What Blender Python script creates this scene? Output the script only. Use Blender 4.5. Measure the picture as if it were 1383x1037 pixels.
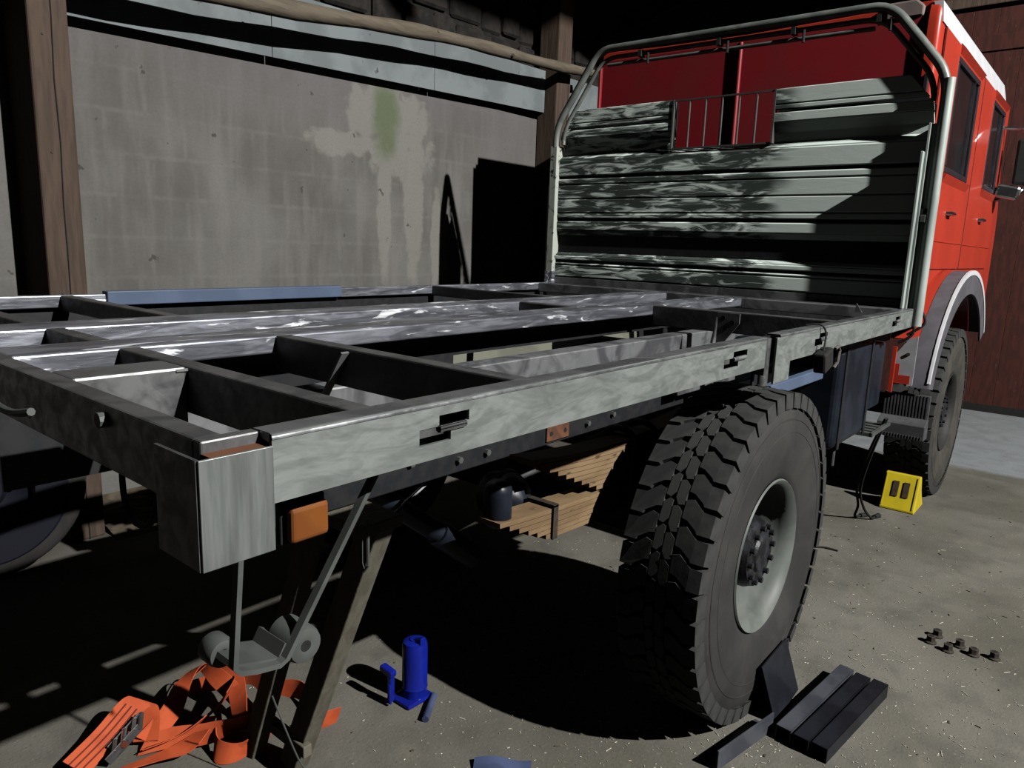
import bpy, math, random
from mathutils import Matrix, Vector, Euler
random.seed(7)
for o in list(bpy.data.objects): bpy.data.objects.remove(o)
S = bpy.context.scene
COL = S.collection
PI = math.pi

# ------------------------------------------------------------------ camera
def make_camera():
    C = Vector((2.032, -.43, 1.674)); yaw, pitch, roll, F = .69, .188, .035, 983.4
    f = Vector((-math.sin(yaw)*math.cos(pitch), math.cos(yaw)*math.cos(pitch), -math.sin(pitch)))
    r = f.cross(Vector((0, 0, 1))).normalized(); u = r.cross(f)
    c, s = math.cos(roll), math.sin(roll)
    r, u = c*r + s*u, -s*r + c*u
    m = Matrix(((r.x, u.x, -f.x, C.x), (r.y, u.y, -f.y, C.y), (r.z, u.z, -f.z, C.z), (0, 0, 0, 1)))
    cam = bpy.data.cameras.new('camera'); cam.sensor_width = 36; cam.sensor_fit = 'HORIZONTAL'
    cam.lens = 36*F/1383; cam.clip_start = .02
    o = bpy.data.objects.new('camera', cam); COL.objects.link(o); o.matrix_world = m
    S.camera = o
make_camera()

# ------------------------------------------------------------------ world and lamp
w = bpy.data.worlds.new('night'); S.world = w; w.use_nodes = True
w.node_tree.nodes['Background'].inputs[0].default_value = (.75, .85, 1, 1)
w.node_tree.nodes['Background'].inputs[1].default_value = .0006
ld = bpy.data.lights.new('yard_floodlight', 'POINT'); ld.energy = 50000; ld.shadow_soft_size = .07
ld.color = (1, .985, .95)
lo = bpy.data.objects.new('yard_floodlight', ld); COL.objects.link(lo); lo.location = (9.7, 2.4, 7.6)

S.view_settings.view_transform = 'Standard'; S.view_settings.look = 'None'
S.view_settings.gamma = 1; S.view_settings.use_curve_mapping = False
S.view_settings.exposure = 0.0

# ------------------------------------------------------------------ materials
KA = .085   # one scale for all pigments
def nodes_of(name):
    m = bpy.data.materials.new(name); m.use_nodes = True
    nt = m.node_tree; b = nt.nodes['Principled BSDF']
    return m, nt, b
def N(nt, typ, **kw):
    n = nt.nodes.new(typ)
    for k, v in kw.items(): setattr(n, k, v)
    return n
def sock(nt, s, v):
    if isinstance(v, (int, float)): s.default_value = v
    elif isinstance(v, tuple): s.default_value = v if len(v) != 3 or s.type == 'VECTOR' else (v[0]*KA, v[1]*KA, v[2]*KA, 1)
    else: nt.links.new(v, s)
def math_(nt, op, a, b=0.0, clamp=False):
    n = N(nt, 'ShaderNodeMath', operation=op, use_clamp=clamp); sock(nt, n.inputs[0], a); sock(nt, n.inputs[1], b); return n.outputs[0]
def ramp(nt, v, lo, hi, a=0.0, b=1.0):
    n = N(nt, 'ShaderNodeMapRange', interpolation_type='SMOOTHSTEP')
    sock(nt, n.inputs[0], v); sock(nt, n.inputs[1], lo); sock(nt, n.inputs[2], hi); sock(nt, n.inputs[3], a); sock(nt, n.inputs[4], b)
    return n.outputs[0]
def mix(nt, f, a, b):
    n = N(nt, 'ShaderNodeMix', data_type='RGBA'); sock(nt, n.inputs[0], f); sock(nt, n.inputs[6], a); sock(nt, n.inputs[7], b); return n.outputs[2]
def coords(nt, stretch=(1, 1, 1), world=False):
    if world: src = N(nt, 'ShaderNodeNewGeometry').outputs['Position']
    else: src = N(nt, 'ShaderNodeTexCoord').outputs['Object']
    mp = N(nt, 'ShaderNodeMapping'); mp.inputs['Scale'].default_value = stretch
    nt.links.new(src, mp.inputs[0]); return mp.outputs[0]
def noise(nt, v, scale, detail=4, distort=0, rough=.55):
    n = N(nt, 'ShaderNodeTexNoise'); nt.links.new(v, n.inputs['Vector'])
    n.inputs['Scale'].default_value = scale; n.inputs['Detail'].default_value = detail
    n.inputs['Distortion'].default_value = distort; n.inputs['Roughness'].default_value = rough
    return n.outputs[0]
def bump(nt, b, h, strength=.3, dist=.01):
    n = N(nt, 'ShaderNodeBump'); n.inputs['Strength'].default_value = strength; n.inputs['Distance'].default_value = dist
    nt.links.new(h, n.inputs['Height']); nt.links.new(n.outputs[0], b.inputs['Normal'])
def mat(name, c1, c2=None, rough=.6, metal=0, scale=6, detail=4, distort=0, stretch=(1, 1, 1), lo=.4, hi=.6,
        c3=None, scale3=20, lo3=.6, hi3=.7, bumpk=0, world=False, spec=.08, rough2=None, coat=0):
    m, nt, b = nodes_of(name)
    b.inputs['Roughness'].default_value = rough; b.inputs['Metallic'].default_value = metal
    b.inputs['Specular IOR Level'].default_value = spec
    if coat: b.inputs['Coat Weight'].default_value = coat
    if c2 is None: c2 = tuple(.75*x for x in c1)
    v = coords(nt, stretch, world)
    n1 = noise(nt, v, scale, detail, distort); f = ramp(nt, n1, lo, hi)
    c = mix(nt, f, c1, c2)
    if rough2 is not None: sock(nt, b.inputs['Roughness'], ramp(nt, n1, lo, hi, rough, rough2))
    if c3 is not None:
        n3 = noise(nt, v, scale3, 3, distort); c = mix(nt, ramp(nt, n3, lo3, hi3), c, c3)
    nt.links.new(c, b.inputs['Base Color'])
    if bumpk: bump(nt, b, n1, bumpk)
    return m

def ellipse(nt, y, z, nz, y0, z0, a, b, k=.9, soft=.35):
    dy = math_(nt, 'DIVIDE', math_(nt, 'SUBTRACT', y, y0), a); dz = math_(nt, 'DIVIDE', math_(nt, 'SUBTRACT', z, z0), b)
    r = math_(nt, 'ADD', math_(nt, 'MULTIPLY', dy, dy), math_(nt, 'MULTIPLY', dz, dz))
    r = math_(nt, 'ADD', r, math_(nt, 'MULTIPLY', math_(nt, 'SUBTRACT', nz, .5), k*4))
    return ramp(nt, r, 1-soft, 1+soft, 1.0, 0.0)

def wall_material():
    m, nt, b = nodes_of('rendered_block_wall'); b.inputs['Roughness'].default_value = .9; b.inputs['Specular IOR Level'].default_value = .06
    pos = N(nt, 'ShaderNodeNewGeometry').outputs['Position']
    sp = N(nt, 'ShaderNodeSeparateXYZ'); nt.links.new(pos, sp.inputs[0]); y, z = sp.outputs[1], sp.outputs[2]
    v = coords(nt, (1, 1, 1), True)
    big = noise(nt, v, 1.6, 6, .3); med = noise(nt, v, 7, 5, .2); fine = noise(nt, v, 60, 3)
    streak = noise(nt, coords(nt, (1, 5, .7), True), 1.6, 5, .2)
    c = mix(nt, ramp(nt, big, .3, .72), (.215, .205, .185), (.33, .32, .30))
    c = mix(nt, ramp(nt, streak, .42, .7, 0, .55), c, (.40, .385, .37))
    # block joints showing faintly through the render
    cb = N(nt, 'ShaderNodeCombineXYZ'); nt.links.new(y, cb.inputs[0]); nt.links.new(z, cb.inputs[1])
    br = N(nt, 'ShaderNodeTexBrick'); nt.links.new(cb.outputs[0], br.inputs['Vector'])
    br.inputs['Scale'].default_value = 1; br.inputs['Brick Width'].default_value = .46; br.inputs['Row Height'].default_value = .235
    br.inputs['Mortar Size'].default_value = .022; br.inputs['Mortar Smooth'].default_value = 1
    br.inputs['Color1'].default_value = (0, 0, 0, 1); br.inputs['Color2'].default_value = (.35, .35, .35, 1); br.inputs['Mortar'].default_value = (1, 1, 1, 1)
    jf = math_(nt, 'MULTIPLY', br.outputs[0], ramp(nt, med, .35, .7, .1, .55))
    c = mix(nt, jf, c, (.38, .37, .35))
    # mauve damp band under the eaves
    d = ramp(nt, math_(nt, 'ADD', z, math_(nt, 'MULTIPLY', big, 1.2)), 2.75, 3.35, 0, .6)
    c = mix(nt, d, c, (.27, .245, .25))
    e = None
    for a in ((3.45, 2.62, .38, .22, .9), (3.55, 2.38, .34, .2, .9), (3.0, 2.36, .3, .09, .8), (3.72, 1.95, .10, .62, .7), (3.42, 1.95, .07, .6, .7), (3.98, 1.7, .06, .4, .6)):
        x = ellipse(nt, y, z, med, *a); e = x if e is None else math_(nt, 'MAXIMUM', e, x)
    c = mix(nt, math_(nt, 'MULTIPLY', e, .75), c, (.46, .455, .41))
    g = ellipse(nt, y, z, med, 3.43, 2.58, .13, .27, .6, .8)
    c = mix(nt, math_(nt, 'MULTIPLY', g, .75), c, (.17, .24, .10))
    c = mix(nt, ramp(nt, noise(nt, v, 11, 3), .70, .74, 0, .8), c, (.10, .095, .09))
    c = mix(nt, ramp(nt, fine, .3, .7, 0, .12), c, (.12, .12, .11))
    nt.links.new(c, b.inputs['Base Color'])
    bump(nt, b, math_(nt, 'ADD', med, math_(nt, 'MULTIPLY', fine, .25)), .35, .012)
    return m
def floor_material():
    m, nt, b = nodes_of('worn_concrete_floor'); b.inputs['Roughness'].default_value = .85; b.inputs['Specular IOR Level'].default_value = .06
    pos = N(nt, 'ShaderNodeNewGeometry').outputs['Position']
    sp = N(nt, 'ShaderNodeSeparateXYZ'); nt.links.new(pos, sp.inputs[0])
    v = coords(nt, (1, 1, 1), True)
    big = noise(nt, v, 1.1, 6, .4); med = noise(nt, v, 5, 6, .3); fine = noise(nt, v, 90, 3)
    c = mix(nt, ramp(nt, big, .32, .68), (0.209, 0.196, 0.159), (0.338, 0.321, 0.277))
    c = mix(nt, ramp(nt, med, .45, .75, 0, .55), c, (0.142, 0.135, 0.115))
    c = mix(nt, ramp(nt, noise(nt, v, 3.2, 4, .5), .62, .75, 0, .5), c, (0.405, 0.378, 0.297))
    c = mix(nt, ramp(nt, fine, .62, .72, 0, .6), c, (0.486, 0.459, 0.378))
    c = mix(nt, ramp(nt, fine, .38, .28, 0, .6), c, (0.0945, 0.0878, 0.0743))
    # newer, paler slab towards the red door
    yy = math_(nt, 'ADD', sp.outputs[1], math_(nt, 'MULTIPLY', med, .25))
    c2 = mix(nt, ramp(nt, med, .35, .7), (0.499, 0.54, 0.567), (0.405, 0.432, 0.459))
    c = mix(nt, ramp(nt, yy, 6.5, 6.62, 0, .9), c, c2)
    nt.links.new(c, b.inputs['Base Color'])
    bump(nt, b, math_(nt, 'ADD', med, math_(nt, 'MULTIPLY', fine, .35)), .45, .012)
    return m
def sanded_paint(name, dark, light, lo, hi, scale=5, stretch=(1, 1, 1), clean_from=None):
    """green-grey paint partly ground off: pale bare swirls over dark paint; smoother paint beyond clean_from (x)"""
    m, nt, b = nodes_of(name); b.inputs['Roughness'].default_value = .6; b.inputs['Specular IOR Level'].default_value = .06
    v = coords(nt, stretch, True)
    n1 = noise(nt, v, scale, 7, 1.1, .62); n2 = noise(nt, v, scale*.35, 3, .4)
    thr = math_(nt, 'ADD', n1, math_(nt, 'MULTIPLY', math_(nt, 'SUBTRACT', n2, .5), .35))
    f = ramp(nt, thr, lo, hi)
    if clean_from is not None:
        sp = N(nt, 'ShaderNodeSeparateXYZ'); nt.links.new(N(nt, 'ShaderNodeNewGeometry').outputs['Position'], sp.inputs[0])
        cf = ramp(nt, math_(nt, 'ADD', sp.outputs[0], math_(nt, 'MULTIPLY', n2, .5)), clean_from-.05+.25, clean_from+.12+.25)
        f = math_(nt, 'ADD', math_(nt, 'MULTIPLY', f, math_(nt, 'SUBTRACT', 1.0, cf)), math_(nt, 'MULTIPLY', cf, .7))
    c = mix(nt, f, dark, light)
    nt.links.new(c, b.inputs['Base Color']); bump(nt, b, n1, .2, .004)
    return m
def ground_steel(name, c1, c2, rough=.42, metal=.55, scale=9, distort=2.2, stretch=(1, 1, 1), flake=None):
    m, nt, b = nodes_of(name); b.inputs['Metallic'].default_value = metal
    v = coords(nt, stretch, True)
    n1 = noise(nt, v, scale, 3, distort); n2 = noise(nt, v, scale*4, 4, distort*.6)
    f = math_(nt, 'ADD', math_(nt, 'MULTIPLY', ramp(nt, n1, .42, .60), .75), math_(nt, 'MULTIPLY', ramp(nt, n2, .35, .7), .3))
    c = mix(nt, f, c1, c2)
    if flake:
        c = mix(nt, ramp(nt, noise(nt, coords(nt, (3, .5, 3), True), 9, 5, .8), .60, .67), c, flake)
    nt.links.new(c, b.inputs['Base Color'])
    sock(nt, b.inputs['Roughness'], ramp(nt, n2, .3, .7, rough-.08, rough+.12)); bump(nt, b, n2, .12, .003)
    return m
def wood(name, c1, c2, stretch, scale=6, bumpk=.4, rough=.8):
    return mat(name, c1, c2, rough=rough, scale=scale, detail=7, distort=.5, stretch=stretch, lo=.35, hi=.68, bumpk=bumpk, world=True, spec=.06)

MT = {}
MT['wall'] = wall_material(); MT['floor'] = floor_material()
MT['panel'] = mat('pale_cement_sheet', (.40, .45, .47), (.30, .34, .355), rough=.8, scale=3, detail=7, c3=(.16, .17, .17), scale3=16, lo3=.70, hi3=.76, world=True, spec=.06)
MT['post'] = wood('rough_sawn_timber', (.185, .125, .09), (.12, .082, .062), (6, 6, .6))
MT['log'] = wood('weathered_log', (.30, .25, .185), (.20, .165, .12), (7, 1, 7), 5)
MT['stone'] = mat('field_stone', (.13, .115, .085), (.07, .065, .055), scale=9, rough=.9, bumpk=.6, world=True, spec=.06)
MT['shaded_stone'] = mat('shaded_stone', (.05, .042, .036), (.022, .02, .018), scale=9, rough=.9, bumpk=.6, world=True, spec=.06)  # darkened stone copy, shade of the upper wall put into its colour
MT['mortar'] = mat('dark_mortar', (.045, .04, .035), (.025, .023, .02), scale=9, rough=.95, world=True, spec=.06)
MT['roof'] = mat('dark_roof_boards', (.03, .027, .024), (.015, .013, .012), scale=5, rough=.95, stretch=(.5, 5, .5), world=True, spec=.06)
MT['red_door'] = mat('faded_red_boards', (.13, .033, .022), (.085, .024, .018), rough=.85, scale=8, detail=7, stretch=(3, 3, .6), c3=(.17, .10, .075), scale3=22, lo3=.66, hi3=.74, world=True, spec=.06)
MT['black'] = mat('black_chassis_paint', (0.0225, 0.02475, 0.02925), (0.036, 0.036, 0.0405), rough=.5, scale=20)
MT['black_rough'] = mat('matt_black_rubber', (.014, .014, .014), (.02, .02, .02), rough=.8, scale=30)
MT['rubber'] = mat('dusty_tyre_rubber', (0.0486, 0.0486, 0.0486), (0.0837, 0.081, 0.07695), rough=.8, scale=5, detail=6, distort=.4, lo=.35, hi=.7, bumpk=.15, spec=.06)
MT['rubber_dusty'] = mat('muddy_tyre_rubber', (.13, .12, .10), (.085, .08, .07), rough=.9, scale=6, detail=6, spec=.06)
MT['tread'] = mat('tyre_tread_rubber', (0.06, 0.0615, 0.063), (0.087, 0.087, 0.087), rough=.75, scale=14, detail=5, spec=.06, bumpk=.1)
MT['rim'] = mat('pale_green_rim_paint', (.28, .31, .285), (.19, .215, .195), rough=.55, scale=4, detail=5, distort=.6)
MT['rim_dark'] = mat('dirty_rim_paint', (.045, .045, .042), (.03, .03, .028), rough=.7, scale=9)
MT['hub'] = mat('oily_hub_casting', (.075, .08, .095), (.03, .03, .036), rough=.45, metal=.4, scale=22, detail=5, bumpk=.5)
MT['side_rail'] = ground_steel('sanded_side_rail_steel', (0.39, 0.435, 0.4088), (0.2175, 0.2475, 0.2325), rough=.5, metal=.25, scale=5.5, distort=3.6, stretch=(1, .5, 1.5))
MT['plate_steel'] = ground_steel('brushed_corner_plate_steel', (0.248, 0.279, 0.2666), (0.1488, 0.1674, 0.1612), rough=.5, metal=.25, scale=4, distort=.4, stretch=(1, 7, .6))
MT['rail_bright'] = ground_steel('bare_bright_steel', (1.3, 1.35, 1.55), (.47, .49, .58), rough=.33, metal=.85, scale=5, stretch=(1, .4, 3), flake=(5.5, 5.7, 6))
MT['dark_steel'] = ground_steel('mill_scale_steel', (0.28, 0.28, 0.288), (0.12, 0.12, 0.128), rough=.45, metal=.6, scale=8, distort=1)
MT['edge_steel'] = ground_steel('worn_flange_steel', (.8, .82, .86), (.4, .41, .44), rough=.3, metal=.8, scale=6, distort=1)
MT['grey_steel'] = ground_steel('half_sanded_subframe_steel', (0.396, 0.4068, 0.432), (0.09, 0.0936, 0.108), rough=.45, metal=.4, scale=4.5, distort=1.5)
MT['smoky_steel'] = ground_steel('smoky_plate_steel', (0.238, 0.2415, 0.252), (0.091, 0.091, 0.098), rough=.42, metal=.4, scale=6, distort=1.5)
MT['green_steel'] = mat('pale_green_primer', (.36, .37, .29), (.27, .28, .22), rough=.55, scale=3, detail=5)
MT['board'] = sanded_paint('ground_down_headboard_paint', (0.1248, 0.156, 0.1404), (1.95, 2.223, 2.067), .46, .64, 7.5, (.5, 1, 3.0), clean_from=.35)
MT['post_paint'] = sanded_paint('chipped_post_paint', (0.066, 0.0825, 0.077), (0.88, 0.935, 0.825), .36, .46, 13, (1, 1, .8))
MT['post_grey'] = mat('grey_green_post_paint', (0.87, 0.99, 0.93), (0.63, 0.72, 0.675), rough=.45, scale=6, metal=.2, stretch=(1, 1, .5))
MT['tube'] = mat('grey_green_tube_paint', (0.45, 0.4875, 0.45), (0.3, 0.33, 0.3075), rough=.42, metal=.25, scale=8)
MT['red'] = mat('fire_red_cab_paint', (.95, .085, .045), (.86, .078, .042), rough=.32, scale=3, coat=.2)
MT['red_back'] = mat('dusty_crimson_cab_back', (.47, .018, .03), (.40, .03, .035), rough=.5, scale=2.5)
MT['beige'] = mat('beige_roof_corner', (.42, .33, .30), (.34, .27, .25), rough=.7, scale=6)  # paler beige for the roof's rear corner
MT['white'] = mat('white_paint', (1.248, 1.264, 1.312), (1.12, 1.136, 1.184), rough=.4, scale=5)
MT['glass'] = mat('dark_cab_glass', (.012, .011, .016), (.02, .018, .024), rough=.08, scale=3, spec=.7)
MT['seal'] = mat('window_seal_rubber', (.04, .03, .042), (.03, .024, .034), rough=.5, scale=9)
MT['chrome'] = mat('chrome', (7, 7, 7.4), (5, 5, 5.2), rough=.15, metal=1, scale=9)
MT['fender'] = mat('grey_plastic_fender', (0.225, 0.2175, 0.2475), (0.18, 0.1725, 0.195), rough=.5, scale=7)
MT['grey_plate'] = mat('grey_painted_plate', (0.84, 0.84, 0.8925), (0.7, 0.7, 0.735), rough=.5, scale=7)
MT['tank'] = mat('blue_black_tank_paint', (0.02925, 0.0377, 0.05525), (0.01625, 0.0208, 0.0325), rough=.35, scale=6, detail=5)
MT['rib'] = mat('ribbed_step_rubber', (0.154, 0.154, 0.165), (0.11, 0.11, 0.121), rough=.6, scale=9)
MT['amber'] = mat('amber_lamp_plastic', (0.39, 0.13, 0.02925), (0.325, 0.104, 0.026), rough=.35, scale=9)
MT['spring'] = mat('rusty_dusted_spring_steel', (0.442, 0.2925, 0.1495), (0.312, 0.195, 0.0975), rough=.8, scale=7, detail=6, stretch=(1, .4, 2), c3=(.14, .08, .04), scale3=25, lo3=.6, hi3=.7, world=True)
MT['spring_clip'] = mat('grey_spring_clamp', (.22, .20, .17), (.13, .11, .09), rough=.7, scale=14, detail=5)
MT['ubolt'] = mat('dark_u_bolt_steel', (.06, .05, .045), (.1, .07, .05), rough=.6, scale=20)
MT['rust'] = mat('rust', (.27, .10, .045), (.15, .06, .03), rough=.8, scale=20, detail=6)
MT['bracket'] = mat('grey_green_bracket_paint', (0.156, 0.169, 0.1593), (0.117, 0.1268, 0.1202), rough=.55, scale=9)
MT['blue'] = mat('glossy_blue_jack_paint', (.012, .03, .50), (.012, .025, .40), rough=.25, scale=9, coat=.3)
MT['blue_rail'] = mat('blue_grey_rail_film', (.20, .27, .42), (.17, .23, .36), rough=.35, scale=4)
MT['blue_tube'] = mat('blue_grey_pipe_paint', (.13, .17, .34), (.09, .12, .24), rough=.4, scale=9)
MT['yellow'] = mat('yellow_chock_plastic', (1.12, 0.882, 0.028), (0.98, 0.77, 0.028), rough=.45, scale=6)
MT['brown'] = mat('brown_recess', (.09, .05, .02), (.06, .035, .015), rough=.7, scale=20)
MT['orange'] = mat('orange_webbing', (1.105, 0.182, 0.052), (0.936, 0.143, 0.039), rough=.75, scale=14, stretch=(1, 1, 1))
MT['orange_dark'] = mat('orange_webbing_stripe', (.30, .04, .015), (.25, .03, .015), rough=.8, scale=14)
MT['stand'] = wood('stand_timber', (.27, .25, .19), (.19, .175, .13), (6, 6, 1), 5)
MT['bar'] = mat('blue_black_box_section', (.055, .06, .08), (.035, .038, .052), rough=.4, metal=.5, scale=6)
MT['bar_light'] = mat('scuffed_blue_grey_box_section', (0.26, 0.28, 0.33), (0.16, 0.176, 0.22), rough=.4, metal=.5, scale=6)
MT['nut'] = mat('rusty_nut_steel', (.10, .075, .06), (.06, .045, .035), rough=.7, scale=60)
MT['straw'] = mat('wood_chips', (1.54, 1.43, 1.155), (0.66, 0.605, 0.44), rough=.9, scale=40, world=True)
MT['soil'] = mat('crumbly_soil', (.22, .18, .12), (.12, .095, .065), rough=.95, scale=14, detail=6, world=True, bumpk=.6)
MT['wheel_blue'] = mat('navy_disc_paint', (0.014, 0.016, 0.034), (0.012, 0.0136, 0.028), rough=.6, scale=6)

# ------------------------------------------------------------------ builders
W = {}
def place(o, world, parent=None):
    if o.name not in COL.objects: COL.objects.link(o)
    if parent is not None:
        o.parent = parent; o.matrix_parent_inverse = W[parent.name].inverted()
    o.matrix_basis = world; W[o.name] = world.copy()
    return o
def tag(o, label=None, cat=None, group=None, kind=None):
    if label: o['label'] = label
    if cat: o['category'] = cat
    if group: o['group'] = group
    if kind: o['kind'] = kind
    return o
def empty(name, loc, label, cat, group=None):
    o = bpy.data.objects.new(name, None); o.empty_display_size = .1
    place(o, Matrix.Translation(loc)); return tag(o, label, cat, group)
def frame_of(d, up=(0, 0, 1)):
    d = Vector(d).normalized(); u = Vector(up)
    if abs(d.dot(u)) > .97: u = Vector((1, 0, 0)) if abs(d.x) < .9 else Vector((0, 1, 0))
    a = u.cross(d).normalized(); return a, d.cross(a).normalized(), d
class MB:
    def __init__(s): s.v = []; s.f = []
    def add(s, vs, fs):
        n = len(s.v); s.v += [Vector(p) for p in vs]; s.f += [tuple(n+i for i in f) for f in fs]; return s
    def box(s, x0, x1, y0, y1, z0, z1):
        return s.add([(x0, y0, z0), (x1, y0, z0), (x1, y1, z0), (x0, y1, z0), (x0, y0, z1), (x1, y0, z1), (x1, y1, z1), (x0, y1, z1)],
                     [(0, 3, 2, 1), (4, 5, 6, 7), (0, 1, 5, 4), (1, 2, 6, 5), (2, 3, 7, 6), (3, 0, 4, 7)])
    def obox(s, c, size, rot=(0, 0, 0)):
        R = Euler(rot).to_matrix(); c = Vector(c); n = len(s.v); h = [k/2 for k in size]
        s.box(-h[0], h[0], -h[1], h[1], -h[2], h[2])
        for i in range(n, n+8): s.v[i] = c + R @ s.v[i]
        return s
    def beam(s, p0, p1, w, h, up=(0, 0, 1)):
        a, b, d = frame_of(Vector(p1)-Vector(p0), up); p0, p1 = Vector(p0), Vector(p1)
        q = [(-w/2, -h/2), (w/2, -h/2), (w/2, h/2), (-w/2, h/2)]
        return s.add([p0+a*x+b*y for x, y in q]+[p1+a*x+b*y for x, y in q],
                     [(3, 2, 1, 0), (4, 5, 6, 7), (0, 1, 5, 4), (1, 2, 6, 5), (2, 3, 7, 6), (3, 0, 4, 7)])
    def cyl(s, p0, p1, r0, r1=None, seg=16):
        r1 = r0 if r1 is None else r1; p0, p1 = Vector(p0), Vector(p1); a, b, d = frame_of(p1-p0)
        vs = []
        for p, r in ((p0, r0), (p1, r1)):
            vs += [p+(a*math.cos(2*PI*i/seg)+b*math.sin(2*PI*i/seg))*r for i in range(seg)]
        fs = [(i, (i+1) % seg, seg+(i+1) % seg, seg+i) for i in range(seg)]
        return s.add(vs, fs+[tuple(range(seg-1, -1, -1)), tuple(range(seg, 2*seg))])
    def tube(s, pts, r, seg=10, closed=False):
        pts = [Vector(p) for p in pts]; n = len(pts); rs = r if isinstance(r, (list, tuple)) else [r]*n
        vs = []; a = None
        for i, p in enumerate(pts):
            d = (pts[(i+1) % n] if (closed or i < n-1) else p)-(pts[i-1] if (closed or i > 0) else p)
            d.normalize()
            if a is None: a, b, _ = frame_of(d)
            a = (a-d*a.dot(d)).normalized(); b = d.cross(a)
            vs += [p+(a*math.cos(2*PI*k/seg)+b*math.sin(2*PI*k/seg))*rs[i] for k in range(seg)]
        fs = []
        for i in range(n if closed else n-1):
            j = (i+1) % n
            fs += [(i*seg+k, i*seg+(k+1) % seg, j*seg+(k+1) % seg, j*seg+k) for k in range(seg)]
        if not closed: fs += [tuple(range(seg-1, -1, -1)), tuple((n-1)*seg+k for k in range(seg))]
        return s.add(vs, fs)
    def lathe(s, prof, center, seg=48, axis='x'):
        """prof: (along axis, radius) pairs, open; revolved round the axis through center"""
        c = Vector(center); n = len(prof); vs = []
        for k in range(seg):
            t = 2*PI*k/seg
            for u, r in prof:
                p = (u, r*math.cos(t), r*math.sin(t))
                if axis == 'z': p = (r*math.cos(t), r*math.sin(t), u)
                if axis == 'y': p = (r*math.sin(t), u, r*math.cos(t))
                vs.append(c+Vector(p))
        fs = [(k*n+i, k*n+i+1, ((k+1) % seg)*n+i+1, ((k+1) % seg)*n+i) for k in range(seg) for i in range(n-1)]
        return s.add(vs, fs)
    def prism(s, poly, axis, a0, a1):
        """poly in the two other axes (in x,y,z order), extruded along axis from a0 to a1"""
        n = len(poly); vs = []
        for a in (a0, a1):
            for u, v in poly:
                vs.append({'x': (a, u, v), 'y': (u, a, v), 'z': (u, v, a)}[axis])
        return s.add(vs, [tuple(range(n)), tuple(range(2*n-1, n-1, -1))]+[(i, n+i, n+(i+1) % n, (i+1) % n) for i in range(n)])
    def ribbon(s, pts, wid, th=.003):
        """pts: (position, width direction)"""
        n = len(pts); vs = []
        for i, (p, wd) in enumerate(pts):
            p = Vector(p); wd = Vector(wd).normalized()
            d = Vector(pts[min(i+1, n-1)][0])-Vector(pts[max(i-1, 0)][0])
            nn = d.cross(wd).normalized()*th/2
            vs += [p-wd*wid/2-nn, p+wd*wid/2-nn, p+wd*wid/2+nn, p-wd*wid/2+nn]
        fs = []
        for i in range(n-1):
            fs += [(4*i+k, 4*i+(k+1) % 4, 4*i+4+(k+1) % 4, 4*i+4+k) for k in range(4)]
        return s.add(vs, fs+[(3, 2, 1, 0), (4*n-4, 4*n-3, 4*n-2, 4*n-1)])
    def mesh(s, name, m, smooth=False, origin=None):
        if origin is None:
            lo_ = [min(p[i] for p in s.v) for i in range(3)]; hi_ = [max(p[i] for p in s.v) for i in range(3)]
            origin = Vector([(lo_[i]+hi_[i])/2 for i in range(3)])
        else: origin = Vector(origin)
        me = bpy.data.meshes.new(name); me.from_pydata([tuple(p-origin) for p in s.v], [], s.f); me.update()
        me.materials.append(m if not isinstance(m, str) else MT[m])
        import bmesh
        bm = bmesh.new(); bm.from_mesh(me); bmesh.ops.recalc_face_normals(bm, faces=bm.faces); bm.to_mesh(me); bm.free()
        if smooth:
            for p in me.polygons: p.use_smooth = True
            me.set_sharp_from_angle(angle=math.radians(40))
        return me, origin
    def build(s, name, m, parent=None, smooth=False, bevel=0, seg=2, label=None):
        me, org = s.mesh(name, m, smooth)
        o = bpy.data.objects.new(name, me); place(o, Matrix.Translation(org), parent)
        if bevel:
            b = o.modifiers.new('bevel', 'BEVEL'); b.width = bevel; b.segments = seg; b.limit_method = 'ANGLE'; b.angle_limit = math.radians(35)
        if label: o['label'] = label
        return o
def copy_part(src, world, parent):
    o = src.copy(); COL.objects.link(o); o.parent = None
    o.parent = parent; o.matrix_parent_inverse = W[parent.name].inverted(); o.matrix_basis = world; W[o.name] = world.copy()
    return o
def arc(c, r, a0, a1, n, plane='yz', k=0.0):
    out = []
    for i in range(n+1):
        t = a0+(a1-a0)*i/n; u, v = c[0]+r*math.cos(t), c[1]+r*math.sin(t)
        out.append({'yz': (k, u, v), 'xz': (u, k, v), 'xy': (u, v, k)}[plane])
    return out
def smooth_path(pts, n=6):
    P = [Vector(p) for p in pts]; out = []
    for i in range(len(P)-1):
        p0, p1, p2, p3 = P[max(i-1, 0)], P[i], P[i+1], P[min(i+2, len(P)-1)]
        for k in range(n):
            t = k/n
            out.append(.5*((2*p1)+(p2-p0)*t+(2*p0-5*p1+4*p2-p3)*t*t+(3*p1-p0-3*p2+p3)*t**3))
    return out+[P[-1]]

# ------------------------------------------------------------------ setting
def grid_floor():
    mb = MB(); mb.box(-3.2, 3.4, -2.2, 9.9, -.12, 0)
    return tag(mb.build('floor', 'floor'), kind='structure')
grid_floor()
XW = -2.5
tag(MB().box(XW-.25, XW, -4, 9.9, -.1, 2.86).build('wall_left', 'wall'), kind='structure')
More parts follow.
